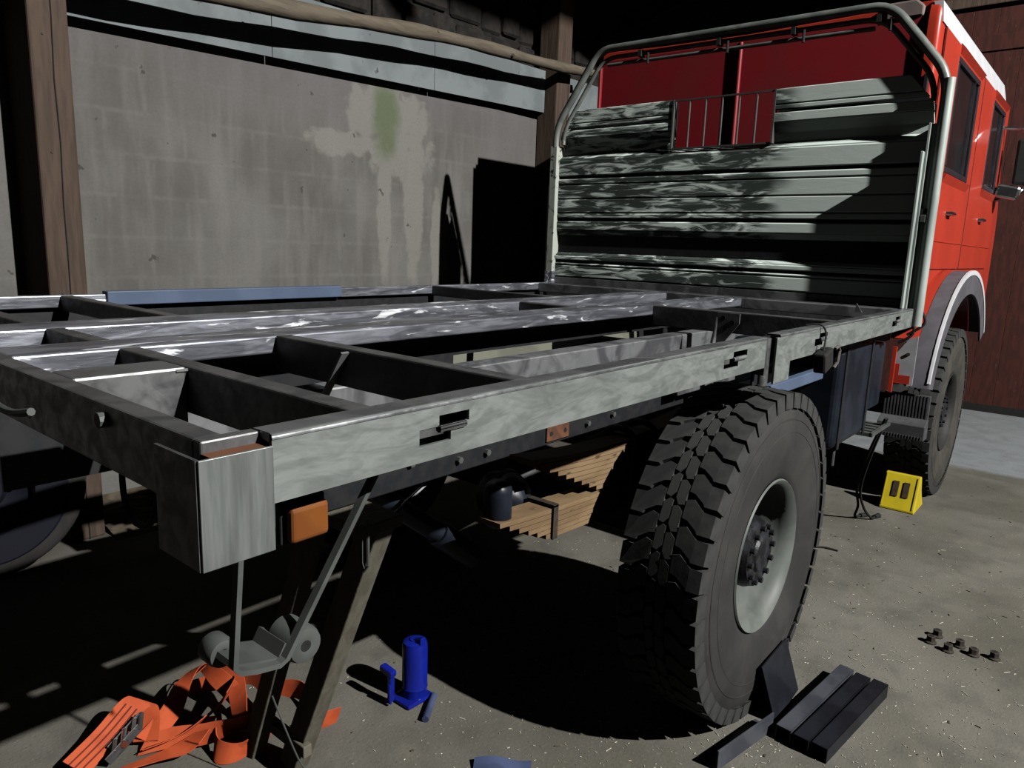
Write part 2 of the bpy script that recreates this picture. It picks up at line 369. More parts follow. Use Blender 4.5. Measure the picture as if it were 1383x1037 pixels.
# dark stone wall above the plaster, and the end wall
ul = tag(MB().box(XW-.35, XW-.12, -4, 9.9, 2.86, 5.3).build('wall_left_upper', 'mortar'), kind='structure')
YF = 9.3
wf = tag(MB().box(-3.2, 5.5, YF+.02, YF+.3, -.1, 5.6).build('wall_front', 'mortar'), kind='structure')
def stones(parent, rows, u0, u1, make):
    z = rows[0]
    while z < rows[1]:
        h = random.uniform(.16, .27); u = u0-random.uniform(0, .3)
        while u < u1:
            l = random.uniform(.22, .5); make(u, u+l-.03, z, z+h-.03); u += l
        z += h
def stone_front(u0, u1, z0, z1):
    j = lambda: random.uniform(-.02, .02)
    MB().prism([(u0+j(), z0+j()), (u1+j(), z0+j()), (u1+j(), z1+j()), (u0+j(), z1+j())], 'y', YF-random.uniform(0, .04), YF+.1).build('stone', 'stone', wf, bevel=.02, seg=1)
stones(wf, (4.42, 5.5), -3.0, 1.6, stone_front)
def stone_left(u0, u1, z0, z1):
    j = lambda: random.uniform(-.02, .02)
    MB().prism([(u0+j(), z0+j()), (u1+j(), z0+j()), (u1+j(), z1+j()), (u0+j(), z1+j())], 'x', XW-.2, XW-.1+random.uniform(0, .04)).build('stone', 'shaded_stone', ul, bevel=.02, seg=1)
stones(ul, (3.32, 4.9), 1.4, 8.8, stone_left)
# unseen lean-to roof, added so its yard edge shades the upper walls
roof = tag(MB().prism([(-2.9, 3.95), (-2.9, 4.05), (3.6, 5.75), (3.6, 5.62)], 'y', -4, 9.9).build('shading_roof', 'roof'), kind='structure')
for yy in (1.2, 3.0, 4.8, 6.6, 8.4):
    MB().prism([(-2.85, 3.82), (-2.85, 3.95), (3.55, 5.6), (3.55, 5.47)], 'y', yy, yy+.1).build('rafter', 'roof', roof)
# red barn door in the end wall
d1 = tag(MB().box(-.6, 2.9, YF-.03, YF+.02, .09, 4.36).build('door_1', 'red_door'), kind='structure')
x = -.6
while x < 2.85:
    MB().box(x+.0008, min(x+.2392, 2.9), YF-.05, YF-.03, .08, 4.35).build('board', 'red_door', d1, bevel=.003); x += .24
MB().box(-.6, 2.9, YF-.075, YF-.05, 3.9, 4.06).build('ledge', 'red_door', d1, bevel=.005)
tag(MB().box(-.9, 3.2, YF-.12, YF+.02, 4.36, 4.6).build('trim_1', 'post', bevel=.01), kind='structure')
tag(MB().box(-.6, 3.2, YF-.06, YF+.02, 0, .085).build('trim_2', 'black_rough'), kind='structure')

# pale cement sheets hung under the eaves
def sheet(y0, y1):
    zb = lambda y: 2.735+.034*y
    zt = lambda y: 3.19+.018*y
    return MB().prism([(y0, zb(y0)), (y1, zb(y1)), (y1, zt(y1)), (y0, zt(y0))], 'x', XW+.075, XW+.09)
pn = None
for i, (a, b) in enumerate(((-1.6, .92), (1.11, 2.40), (2.405, 3.85), (3.855, 5.285), (5.505, 7.3), (7.305, 9.2))):
    p = sheet(a, b).build('eave_sheet', 'panel')
    tag(p, ['pale cement sheet under the eaves left of the near timber post', 'pale cement sheet under the eaves just right of the near timber post',
            'pale cement sheet under the eaves, second right of the near timber post', 'pale cement sheet under the eaves left of the far timber post',
            'pale cement sheet under the eaves just beyond the far timber post', 'pale cement sheet under the eaves beyond the truck cab'][i], 'sheet', 'cement sheets under the eaves')
# timber posts and log
def timber_post(y0, y1, x1, label, crack):
    e = empty('timber_post', (XW+.1, (y0+y1)/2, 0), label, 'post', 'timber posts along the wall')
    MB().box(XW+.002, x1, y0, y1, 0, 4.03).build('post_body', 'post', e, bevel=.012)
    yc = y0+(y1-y0)*crack
    t = MB(); pts = [(x1+.0005, yc+random.uniform(-.006, .006), z/10) for z in range(0, 36, 3)]
    t.tube(pts, .0035, 5); t.build('crack', 'black_rough', e)
    for zz in (1.35, 2.05, 2.6, 2.9):
        MB().cyl((x1-.002, y0+.06, zz), (x1+.004, y0+.06, zz), .006, seg=8).build('nail_head', 'nut', e)
timber_post(.925, 1.105, -2.15, 'reddish brown sawn timber post nearest the rear of the truck', .55)
timber_post(5.29, 5.50, -2.27, 'tan timber post in the wall corner behind the headboard', .8)
def log():
    pts = [(-2.12+.01*math.sin(y*2.1), y, 2.87+.079*y+.018*math.sin(y*1.9+1)) for y in [-.6+i*.25 for i in range(26)]]
    rs = [.062-.0035*(i*.25)+.006*math.sin(i*1.7) for i in range(26)]
    e = empty('log_beam', (-2.12, 2.5, 3.0), 'long crooked debarked log running under the eaves', 'log')
    MB().tube(pts, rs, 14).build('log_body', 'log', e, smooth=True)
    for k, (y, a) in enumerate(((3.55, .6), (4.4, -.4), (2.2, 1.0))):
        z = 2.87+.079*y; r = .05
        MB().cyl((-2.12+r*.7*math.cos(a), y, z+r*.7*math.sin(a)), (-2.12+(r+.012)*math.cos(a), y+.01, z+(r+.012)*math.sin(a)), .02, .012, 9).build('knot', 'post', e)
log()
# heap of soil at the foot of the wall
def soil():
    vs = []; fs = []; nx, ny = 12, 46
    for i in range(nx):
        for j in range(ny):
            u = i/(nx-1); y = 1.12+j*.07
            h = .13*(1-u)**1.3*(.75+.5*random.random()) if 0 < i < nx-1 else (.12 if i == 0 else -.005)
            vs.append((XW+.01+u*.5+random.uniform(-.008, .008)*(i > 0), y, h))
    for i in range(nx-1):
        for j in range(ny-1): a = i*ny+j; fs.append((a, a+1, a+ny+1, a+ny))
    mb = MB(); mb.add(vs, fs); o = mb.build('soil_heap', 'soil')
    tag(o, 'crumbly soil heaped along the foot of the plastered wall', 'soil', kind='stuff')
soil()

# ------------------------------------------------------------------ the truck
T = empty('flatbed_truck', (0, 2.5, 0), 'red crew-cab flatbed truck with stripped steel load bed', 'truck')
H = 1.42
def part(mb, name, m, **k): return mb.build(name, m, T, **k)

# near side rail: folded channel with cut slots
def side_rail(y0, y1, slots, name='side_rail'):
    zb, zt, xo = 1.325, H, 1.205
    ys = sorted({y0, y1} | {v for s in slots for v in (s[0], s[0]+(s[1]-s[0])*.38, s[0]+(s[1]-s[0])*.62, s[1])})
    zs = [zb, 1.352, 1.371, 1.379, 1.397, zt]
    mb = MB()
    for i in range(len(ys)-1):
        ym = (ys[i]+ys[i+1])/2
        for j in range(len(zs)-1):
            hole = False
            for a, b in slots:
                t = (ym-a)/(b-a)
                if 0 < t < 1:
                    if j == 1 and t < .62: hole = True
                    if j == 2 and t < .38: hole = True
                    if j == 3 and t > .38: hole = True
            if not hole: mb.box(xo-.006, xo, ys[i], ys[i+1], zs[j], zs[j+1])
    # merge coincident verts and inner faces by keeping only plate shells
    r = part(mb, name, 'side_rail')
    fl = MB().prism([(xo-.045, zt-.006), (xo-.045, zt+.001)]+[(xo-.007+.0085*math.cos(t), zt-.007+.0085*math.sin(t)) for t in [PI/2-PI/2*i/6 for i in range(7)]]+[(xo-.006, zt-.012)], 'y', y0, y1)
    fl.build('top_flange', 'edge_steel', r, smooth=True, label='dark rounded top flange')
    MB().box(xo-.05, xo-.006, y0, y1, zb, zb+.005).build('bottom_flange', 'dark_steel', r)
    MB().box(xo-.056, xo-.05, y0, y1, zb, zt-.006).build('inner_web', 'dark_steel', r)
    for a, b in slots:
        L = b-a
        MB().cyl((xo+.001, a+L*.36, 1.375), (xo+.001, a+L*.9, 1.3755), .0065, seg=12).build('slot_pin', 'chrome' if a < .5 else 'grey_steel', r, smooth=True)
    return r
side_rail(.082, 1.808, [(.345, .46), (1.50, 1.66)])
side_rail(1.925, 3.885, [(2.28, 2.42), (3.42, 3.57)])
# rear corner plate, open at the top, rusty inside
cp = part(MB().box(1.208, 1.213, -.022, .079, 1.263, 1.407), 'corner_plate', 'plate_steel', bevel=.001)
MB().box(1.10, 1.208, -.024, -.019, 1.263, 1.407).build('corner_return', 'dark_steel', cp)
MB().box(1.176, 1.2, .0, .076, 1.27, 1.404).build('corner_core', 'rust', cp, label='rusty inner corner post')
MB().box(1.156, 1.176, 0, .082, 1.33, H).build('corner_cap', 'dark_steel', cp, bevel=.003)
# rear beam
part(MB().box(-1.2, 1.158, 0, .04, 1.318, H), 'rear_beam', 'dark_steel', bevel=.004)
part(MB().tube(smooth_path([(.40, -.03, 1.365), (.52, -.035, 1.358), (.60, -.036, 1.362), (.665, -.03, 1.374)]), .007, 8), 'tail_hook', 'bracket', smooth=True)
part(MB().cyl((.89, -.012, 1.397), (.89, .002, 1.397), .012, seg=10), 'stud', 'bracket')
# stake pocket in the side rail
pk = part(MB().box(1.165, 1.172, 1.808, 1.925, 1.262, 1.415), 'stake_pocket', 'black')
MB().box(1.172, 1.205, 1.808, 1.822, 1.30, 1.415).build('pocket_wall', 'dark_steel', pk)
MB().tube(arc((1.172, 1.868), .018, 0, 2*PI, 14, 'xy', 1.26)[:-1]+[], .004, 6, closed=True).build('pocket_ring', 'black', pk)
MB().cyl((1.176, 1.868, 1.258), (1.176, 1.868, 1.412), .02, seg=14).build('pocket_tube', 'dark_steel', pk, smooth=True)
MB().box(1.199, 1.206, 1.897, 2.035, 1.262, 1.33).build('pocket_tab', 'side_rail', pk)
MB().box(1.199, 1.206, 1.897, 1.93, 1.33, 1.412).build('pocket_tab', 'side_rail', pk)

# far side rail: bare, then a blue wrapped length, then bare again
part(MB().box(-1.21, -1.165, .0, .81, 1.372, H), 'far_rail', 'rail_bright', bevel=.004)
part(MB().box(-1.212, -1.155, .812, 1.985, 1.374, H+.012), 'far_rail_cover', 'blue_rail', bevel=.004, label='blue grey covered length of far rail')
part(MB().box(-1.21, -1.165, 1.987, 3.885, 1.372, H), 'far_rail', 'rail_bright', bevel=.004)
part(MB().box(-1.206, -1.2, 0, 3.885, 1.30, 1.372), 'far_rail_skirt', 'black')
# twin inner rails
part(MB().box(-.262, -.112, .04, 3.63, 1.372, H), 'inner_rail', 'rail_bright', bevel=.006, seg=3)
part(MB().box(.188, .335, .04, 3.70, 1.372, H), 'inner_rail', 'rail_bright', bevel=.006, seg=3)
part(MB().box(.192, .2, .04, 1.45, 1.10, 1.372), 'light_block_strip', 'black')  # added black strip, blocks light to the floor and darkens below the rail
part(MB().box(.192, .2, 1.45, 3.6, 1.275, 1.372), 'light_block_strip', 'black')  # added black strip, keeps the gap under the rail dark
q = part(MB().box(.548, .65, .04, .245, 1.30, H), 'stub_rail', 'smoky_steel', bevel=.006)
# cross members
def cross(x0, x1, y0, y1, zb=1.325):
    part(MB().box(x0, x1, y0, y1, zb, H-.001), 'cross_member', 'dark_steel', bevel=.004)
for y0 in (.246, .64, 2.655):
    cross(.335, 1.155, y0, y0+.046)
    cross(-1.165, -.262, y0, y0+.046, 1.36)
cross(-.112, .188, .246, .292); cross(-.112, .188, 2.2, 2.246)
part(MB().box(-1.165, 1.155, 3.70, 3.75, 1.36, H-.001), 'front_beam', 'grey_steel', bevel=.004)
cross(-1.165, 1.155, 3.80, 3.83)
# gusset strips from the cross members down to the subframe
part(MB().beam((.652, .236, 1.414), (.51, .236, 1.285), .006, .026, (0, 1, 0)), 'gusset', 'grey_steel')
part(MB().beam((.645, .628, 1.412), (.56, .628, 1.29), .006, .022, (0, 1, 0)), 'gusset', 'grey_steel')
gp = part(MB().prism([(.685, 1.418), (.785, 1.418), (.785, 1.375), (.715, 1.28), (.66, 1.28)], 'y', 2.60, 2.606), 'gusset_plate', 'grey_steel')
MB().prism([(2.57, 1.28), (2.606, 1.28), (2.606, 1.418)], 'x', .68, .686).build('gusset_web', 'grey_steel', gp)
for hx, hz in ((.712, 1.395), (.755, 1.378), (.725, 1.352)):
    MB().cyl((hx, 2.598, hz), (hx, 2.602, hz), .011, seg=12).build('bolt_hole', 'black_rough', gp)
part(MB().prism([(.995, H-.02), (1.03, H-.02), (1.0, H+.025)], 'y', 3.55, 3.56), 'lug', 'grey_steel')

# chassis and subframe
for sgn in (1, -1):
    a, b = sorted((sgn*.44, sgn*.52))
    part(MB().box(a, b, .3 if sgn > 0 else 1.5, 6.6, .972, 1.205), 'chassis_rail', 'black', bevel=.004)
    part(MB().box(a, b, .3 if sgn > 0 else 1.5, 3.9, 1.207, 1.302), 'subframe_beam', 'grey_steel' if sgn > 0 else 'green_steel', bevel=.006)
part(MB().box(-.44, .44, 1.52, 1.6, 1.0, 1.2), 'chassis_cross_member', 'black')
part(MB().box(-.44, .44, 2.9, 2.98, 1.0, 1.2), 'chassis_cross_member', 'black')
part(MB().box(-.435, -.43, 1.52, 3.85, 1.09, 1.30), 'primed_web', 'green_steel', label='pale green inner web of far subframe beam')
part(MB().tube(smooth_path([(.05, .9, 1.15), (.12, 1.6, 1.17), (.1, 2.4, 1.18), (.16, 3.3, 1.17)]), .018, 8), 'air_hose', 'black_rough', smooth=True)
for yy in (.95, 1.15, 1.28, 1.86, 2.04, 2.55):
    part(MB().cyl((.52, yy, 1.03+.02*math.sin(yy*9)), (.535, yy, 1.03+.02*math.sin(yy*9)), .011, seg=6), 'chassis_bolt', 'bracket')
rp = part(MB().box(.521, .528, 1.60, 1.735, .985, 1.04), 'splice_plate', 'rust', label='rusty plate on chassis rail', bevel=.002)
for yy in (1.625, 1.71): MB().cyl((.528, yy, 1.013), (.5295, yy, 1.013), .009, seg=10).build('bolt_hole', 'black_rough', rp)
part(MB().box(.52, .60, 2.45, 3.15, 1.05, 1.2), 'bracket_box', 'grey_steel', bevel=.004)
for yy in (2.5, 2.7, 2.9): part(MB().box(.6, .602, yy, yy+.05, 1.07, 1.15), 'bracket_slot', 'black_rough')
# stacked leaf springs over the axle
def leaves(x, name, zc, n, half0, step, th, y0, camber, m='spring'):
    base = None
    for k in range(n):
        hl = half0-step*k; pts = []
        for i in range(13):
            t = -1+2*i/12; yy = y0+t*hl
            pts.append((yy, zc-k*th+camber*(t*hl)**2))
        poly = pts+[(a, b-th*.86) for a, b in reversed(pts)]
        mb = MB().prism(poly, 'x', x-.045, x+.045)
        if base is None: base = part(mb, name, m, smooth=False)
        else: mb.build('leaf', m, base)
    return base
YA = 2.1; XS = .715; YS = 1.86
for sgn in (1, -1):
    s1 = leaves(sgn*XS, 'leaf_spring', 1.008, 9, .64, .045, .0165, YS, .10)
    s2 = leaves(sgn*XS, 'leaf_spring', .852, 6, .78, .045, .0165, YS, .06)
    for dy in (-.075, .075):
        zt = 1.008
        u = MB().tube([(sgn*XS-.06, YS+dy, .70), (sgn*XS-.06, YS+dy, zt)]+[(sgn*XS-.06*math.cos(t), YS+dy, zt+.035*math.sin(t)) for t in [PI*i/8 for i in range(1, 8)]]+[(sgn*XS+.06, YS+dy, zt), (sgn*XS+.06, YS+dy, .70)], .0125, 8)
        u.build('u_bolt', 'ubolt', s1, smooth=True)
    MB().box(sgn*XS-.05, sgn*XS+.05, YS-.06, YS+.06, .84, 1.02).build('spring_clamp', 'spring_clip', s1, bevel=.004)
    c = MB(); yc = YS-.52; zz = .852+.06*.27
    for a in (-.05, .05): c.box(sgn*XS+a-.004, sgn*XS+a+.004, yc-.012, yc+.012, zz-.1, zz+.012)
    c.box(sgn*XS-.054, sgn*XS+.054, yc-.012, yc+.012, zz+.006, zz+.014); c.build('spring_clip', 'ubolt', s2)
    xa, xb = sorted((sgn*.67, sgn*.75))
    part(MB().box(xa, xb, 1.085, 1.165, .85, 1.0), 'spring_hanger', 'tank', bevel=.034, seg=4, smooth=True)
# axle and differential, in the dark under the bed
ax = part(MB().cyl((-.85, YA, .6), (.85, YA, .6), .075, seg=16), 'rear_axle', 'black', smooth=True)
MB().lathe([(-.16, .02), (-.14, .12), (-.06, .2), (.06, .2), (.14, .12), (.16, .02)], (0, YA, .6), 20).build('differential', 'black', ax, smooth=True)
part(MB().cyl((0, YA+.2, .62), (0, 4.6, .8), .05, seg=12), 'drive_shaft', 'black', smooth=True)
part(MB().cyl((-.3, 5.55, .6), (.85, 5.55, .6), .08, seg=14), 'front_axle', 'black', smooth=True)
for sgn in (1,):
    dm = part(MB().cyl((.35, .93, .93), (.40, 1.33, .62), .035, seg=12), 'shock_absorber', 'tank', smooth=True)
    MB().cyl((.385, 1.2, .72), (.405, 1.36, .59), .045, seg=12).build('shock_sleeve', 'tank', dm, smooth=True)
part(MB().cyl((.45, .93, .86), (.46, 1.12, .96), .007, seg=8), 'brake_rod', 'chrome', smooth=True)
bc = part(MB().lathe([(-.01, .002), (0, .07), (.05, .085), (.09, .085), (.13, .06), (.15, .002)], (.50, 1.33, .86), 18, 'x'), 'brake_chamber', 'tank', smooth=True)
MB().lathe([(0, .088), (.012, .096), (.024, .088)], (.55, 1.33, .86), 18, 'x').build('clamp_band', 'bracket', bc, smooth=True)

# ------------------------------------------------------------------ wheels
R = .602
def tyre_profile():
    return [(-.335, .262), (-.345, .30), (-.36, .36), (-.37, .43), (-.368, .49), (-.352, .545), (-.335, .572), (-.28, .578), (-.19, .58), (-.10, .578),
            (-.045, .572), (-.02, .548), (-.004, .49), (0, .43), (-.008, .37), (-.022, .315), (-.030, .292), (-.04, .285), (-.055, .27)]
PITCH = 44; UW = .78
def block(poly):
    """tread block: poly in (u across, v along circumference), flat top, outer edge running down the shoulder"""
    mb = MB(); top = []; bot = []; vm = sum(v for u, v in poly)/len(poly); am = vm/R
    rad = Vector((0, math.sin(am), math.cos(am))); tan = Vector((0, math.cos(am), -math.sin(am)))
    for u, v in poly:
        edge = abs(u+.19) > .155; r0 = .545 if edge else .568
        top.append(Vector((u*UW, 0, 0))+rad*(R-(.003 if edge else 0))+tan*(v-vm)*.99)
        uu = u+(.006 if edge and u > -.19 else -.006 if edge else 0)
        bot.append(Vector((uu*UW, 0, 0))+rad*r0+tan*(v-vm))
    n = len(poly)
    mb.add(top+bot, [tuple(range(n)), tuple(range(2*n-1, n-1, -1))]+[(i, n+i, n+(i+1) % n, (i+1) % n) for i in range(n)])
    return mb
outer = [(-.012, .002), (-.012, .071), (-.062, .073), (-.112, .104), (-.142, .098), (-.142, .040), (-.118, .036), (-.074, .012), (-.066, .002)]
inner = [(-.38-u, v+.02) for u, v in reversed(outer)]
mid1 = [(-.148, -.006), (-.148, .058), (-.172, .074), (-.190, .070), (-.190, .012), (-.172, -.010)]
mid2 = [(-.196, .028), (-.196, .088), (-.212, .092), (-.234, .076), (-.234, .014), (-.216, .010)]
BLOCKS = {}
for nm, poly in (('o', outer), ('i', inner), ('m', mid1), ('n', mid2)):
    me, org = block(poly).mesh('tread_block', MT['tread'], origin=(0, 0, 0)); BLOCKS[nm] = (me, poly)
def wheel(name, c, label, mirror=False, tread=True, dusty=False, rim='rim', hub_in=False):
    """c: (x of outer sidewall plane, y, z); outer side faces +x, or -x when mirrored"""
    sg = -1 if mirror else 1
    prof = [(sg*u*UW, r) for u, r in tyre_profile()]
    if not tread: prof = [(u, r+(.024 if r > .57 else 0)) for u, r in prof]
    ty = part(MB().lathe(prof, c, 72), name, 'rubber_dusty' if dusty else 'rubber', smooth=True, label=label)
    for rr, h in ((.505, .004), (.46, .003), (.335, .004)):
        u = .0 if rr < .49 else -.008
        u = {.505: -.008, .46: -.003, .335: -.018}[rr]
        pts = [(c[0]+sg*u, c[1]+rr*math.cos(t), c[2]+rr*math.sin(t)) for t in [2*PI*i/64 for i in range(64)]]
        MB().tube(pts, h, 5, closed=True).build('sidewall_ridge', 'rubber_dusty' if dusty else 'rubber', ty, smooth=True)
    depth = -.19
    rm = MB().lathe([(sg*u, r) for u, r in [(-.265, .255), (-.23, .262), (-.05, .262), (-.034, .272), (-.024, .284), (-.018, .280), (-.026, .268), (-.046, .252), (-.07, .246), (-.10, .240), (-.13, .222), (depth, .205), (depth-.005, .12), (depth-.005, .01)]], c, 64)
    rm.build('rim', rim, ty, smooth=True)
    MB().lathe([(sg*u, r) for u, r in [(-.092, .2475), (-.086, .2455), (-.092, .2435)]], c, 64).build('lock_ring', rim, ty, smooth=True)
    hb = MB().lathe([(sg*u, r) for u, r in [(-.19, .135), (-.08, .132), (-.066, .125), (-.05, .12), (-.05, .07), (-.04, .06), (-.04, .002)]], c, 28)
    hb.build('hub', 'hub', ty, smooth=True)
    for k in range(12):
        t = 2*PI*k/12+.1
        yy, zz = c[1]+.103*math.cos(t), c[2]+.103*math.sin(t)
        MB().cyl((c[0]-sg*.052, yy, zz), (c[0]-sg*.034, yy, zz), .011, seg=6).build('hub_bolt', 'hub', ty)
    for k in range(10):
        t = 2*PI*k/10
        yy, zz = c[1]+.168*math.cos(t), c[2]+.168*math.sin(t)
        MB().cyl((c[0]-sg*.195, yy, zz), (c[0]-sg*.160, yy, zz), .016, seg=6).build('wheel_nut', 'hub', ty)
    if tread:
        rest = MB()
        for k in range(PITCH):
            Mx = Matrix.Translation(c) @ Matrix.Rotation(-2*PI*k/PITCH+.03, 4, 'X')
            for nm, (me, poly) in BLOCKS.items():
                if nm == 'o' or not dusty:
                    o = bpy.data.objects.new('tread_block', me); place(o, Mx, ty)
                else:
                    bk = block(poly); rest.add([Mx @ v for v in bk.v], bk.f)
        if rest.v: tag(rest.build('inner_tread', 'tread', ty), kind='stuff')
    return ty
wheel('rear_wheel', (1.205, 2.085, R), 'deep-lugged rear wheel with pale green rim')
wheel('front_wheel', (1.205, 5.53, R), 'dusty front wheel with dark rim', dusty=True, rim='rim_dark')
wheel('rear_wheel', (-1.205, 2.085, R), 'rear wheel on the far side', mirror=True, tread=False)
wheel('front_wheel', (-1.205, 5.53, R), 'front wheel on the far side', mirror=True, tread=False, rim='rim_dark')

# ------------------------------------------------------------------ headboard and hoop
YH = 3.885       # rear face of the planks
hbm = part(MB().box(-1.165, 1.165, YH+.03, YH+.042, 1.40, 2.30), 'headboard', 'black', label='dark backing of the slatted headboard')
for xs in (-1, 1):
    xa, xb = sorted((xs*.35 if xs > 0 else -.30, xs*1.165)); c0 = .1
    poly = [(xa, 2.30), (xb, 2.30), (xb, 2.45), (xb-.13, 2.59), (xa, 2.59)] if xs > 0 else [(xa, 2.30), (xb, 2.30), (xb, 2.59), (xa+.13, 2.59), (xa, 2.45)]
    MB().prism(poly, 'y', YH+.062, YH+.07).build('backing', 'black', hbm)
def plank(x0, x1, z0, z1, dy=0.0, cham=None, m='board'):
    b = .006
    d0, d1 = YH+dy, YH+dy+.028
    MB().prism([(d0+b, z0), (d0, z0+b), (d0, z1-b), (d0+b, z1), (d1, z1), (d1, z0)], 'x', x0, x1).build('plank', m, hbm)
XL, XR = -1.165, 1.165
WX0, WX1 = -.295, .345
def top_plank(z0, z1, xa, xb):
    """planks beside the window: outer end follows the cut-off corner"""
    cut = lambda z: max(0.0, (z-2.458)*.87)
    b0, b1 = cut(z0), cut(z1)
    if xa < 0: poly = [(xa+b0, z0), (xb, z0), (xb, z1), (xa+b1, z1)]
    else: poly = [(xa, z0), (xb-b0, z0), (xb-b1, z1), (xa, z1)]
    MB().prism(poly, 'y', YH, YH+.028).build('plank', 'board', hbm, bevel=.004, seg=1)
for xa, xb in ((XL, WX0), (WX1, XR)):
    top_plank(2.517, 2.601, xa, xb); top_plank(2.488, 2.513, xa, xb); top_plank(2.420, 2.470, xa, xb)
    # inward fold, shaded
    MB().prism([(YH+.004, 2.418), (YH+.052, 2.365), (YH+.052, 2.315), (YH+.060, 2.315), (YH+.060, 2.37), (YH+.012, 2.422)], 'x', xa, xb).build('plank', 'board', hbm)
MB().prism([(YH+.052, 2.314), (YH+.006, 2.282), (YH+.006, 2.276), (YH+.062, 2.306)], 'x', XL, XR).build('plank', 'board', hbm)
for z0, z1 in ((2.166, 2.276), (2.108, 2.145), (2.011, 2.104), (1.914, 2.007), (1.878, 1.910), (1.796, 1.856), (1.586, 1.616), (1.552, 1.566), (1.468, 1.548)):
    plank(XL, XR, z0, z1)
MB().prism([(YH+.004, 1.794), (YH+.052, 1.735), (YH+.052, 1.655), (YH+.060, 1.655), (YH+.060, 1.74), (YH+.012, 1.798)], 'x', XL, XR).build('plank', 'board', hbm)
MB().prism([(YH+.052, 1.654), (YH+.006, 1.622), (YH+.006, 1.616), (YH+.062, 1.646)], 'x', XL, XR).build('plank', 'board', hbm)
part(MB().box(XL, XR, YH+.002, YH+.032, 1.40, 1.462), 'headboard_sill', 'grey_steel', bevel=.003)
# barred window in the headboard
gr = part(MB().box(WX0-.006, WX0+.004, YH-.004, YH+.03, 2.306, 2.601), 'window_guard', 'bracket', label='barred look-through window in headboard')
MB().box(WX1-.004, WX1+.006, YH-.004, YH+.03, 2.306, 2.601).build('guard_frame', 'bracket', gr)
MB().box(WX0, WX1, YH, YH+.012, 2.59, 2.60).build('guard_frame', 'bracket', gr)
MB().box(WX0, WX1, YH, YH+.012, 2.302, 2.312).build('guard_frame', 'bracket', gr)
for k in range(1, 6):
    xx = WX0+(WX1-WX0)*k/6
    MB().cyl((xx, YH+.006, 2.31), (xx, YH+.006, 2.592), .006, seg=8).build('guard_bar', 'bracket', gr, smooth=True)
# hoop of grey tubes
yt = YH-.012
def hoop(off, r, x0, x1, zl, zr, yo=0.0, name='hoop_tube'):
    def rnd(pts, rad=.10):
        out = [Vector(pts[0])]
        for i in range(1, len(pts)-1):
            p0, p1, p2 = Vector(pts[i-1]), Vector(pts[i]), Vector(pts[i+1])
            a = p1+(p0-p1).normalized()*rad; b = p1+(p2-p1).normalized()*rad
            for k in range(7):
                t = k/6; out.append((1-t)**2*a+2*t*(1-t)*p1+t*t*b)
        return out+[Vector(pts[-1])]
    pts = [(-1.192+off, yt+yo, zl), (-1.192+off, yt+yo, 2.50-off*.4), (-.868+off*.55, yt+yo, 2.965-off), (.912-off*.55, yt+yo, 2.948-off), (1.212-off, yt+yo, 2.58-off*.3), (1.212-off, yt+yo, zr)]
    return part(MB().tube(rnd(pts), r, 12), name, 'tube', smooth=True)
h0 = hoop(0, .024, 0, 0, 2.36, 1.42)
hoop(.055, .0145, 0, 0, 2.46, 2.50, .012)
h2 = part(MB().tube([(-.80, yt+.012, 2.866), (.84, yt+.012, 2.848)], .012, 10), 'hoop_tube', 'tube', smooth=True)
for xx in (-.55, -.02, .42, .86):
    z = 2.962-(xx+.868)*.0095
    MB().box(xx-.012, xx+.012, yt-.018, yt+.03, z-.075, z-.035).build('tube_clamp', 'black_rough', h0)
    MB().cyl((xx+.06, yt-.012, z-.125), (xx+.06, yt-.012, z-.06), .008, seg=8).build('tube_clamp_bolt', 'black_rough', h0)
# headboard posts
lp = part(MB().box(-1.222, -1.165, YH-.035, YH+.05, 1.40, 2.37), 'headboard_post', 'post_paint', bevel=.004, label='left headboard post with chipped pale paint')
MB().box(-1.236, -1.222, YH-.03, YH+.03, 1.40, 2.10).build('post_strip', 'post_paint', lp)
MB().box(-1.224, -1.163, YH-.037, YH+.03, 1.40, 1.50).build('post_foot', 'rail_bright', lp)
rp = part(MB().box(1.165, 1.235, YH-.02, YH+.05, 1.33, 2.35), 'headboard_post', 'post_grey', bevel=.006, label='right headboard post, smooth grey green')
MB().cyl((1.222, YH-.02, 1.33), (1.222, YH-.02, 2.56), .026, seg=16).build('post_tube', 'post_grey', rp, smooth=True)
MB().box(1.160, 1.172, YH-.045, YH+.02, 1.33, 2.35).build('post_flange', 'post_grey', rp, bevel=.002)
MB().box(1.148, 1.160, YH-.085, YH+.02, 1.42, 2.21).build('post_flange', 'post_grey', rp, bevel=.002)
MB().box(1.176, 1.206, YH-.04, YH-.018, 1.905, 1.93).build('post_latch', 'black_rough', rp)
MB().box(1.176, 1.202, YH-.045, YH-.018, 1.86, 1.90).build('post_latch', 'bracket', rp, bevel=.003)

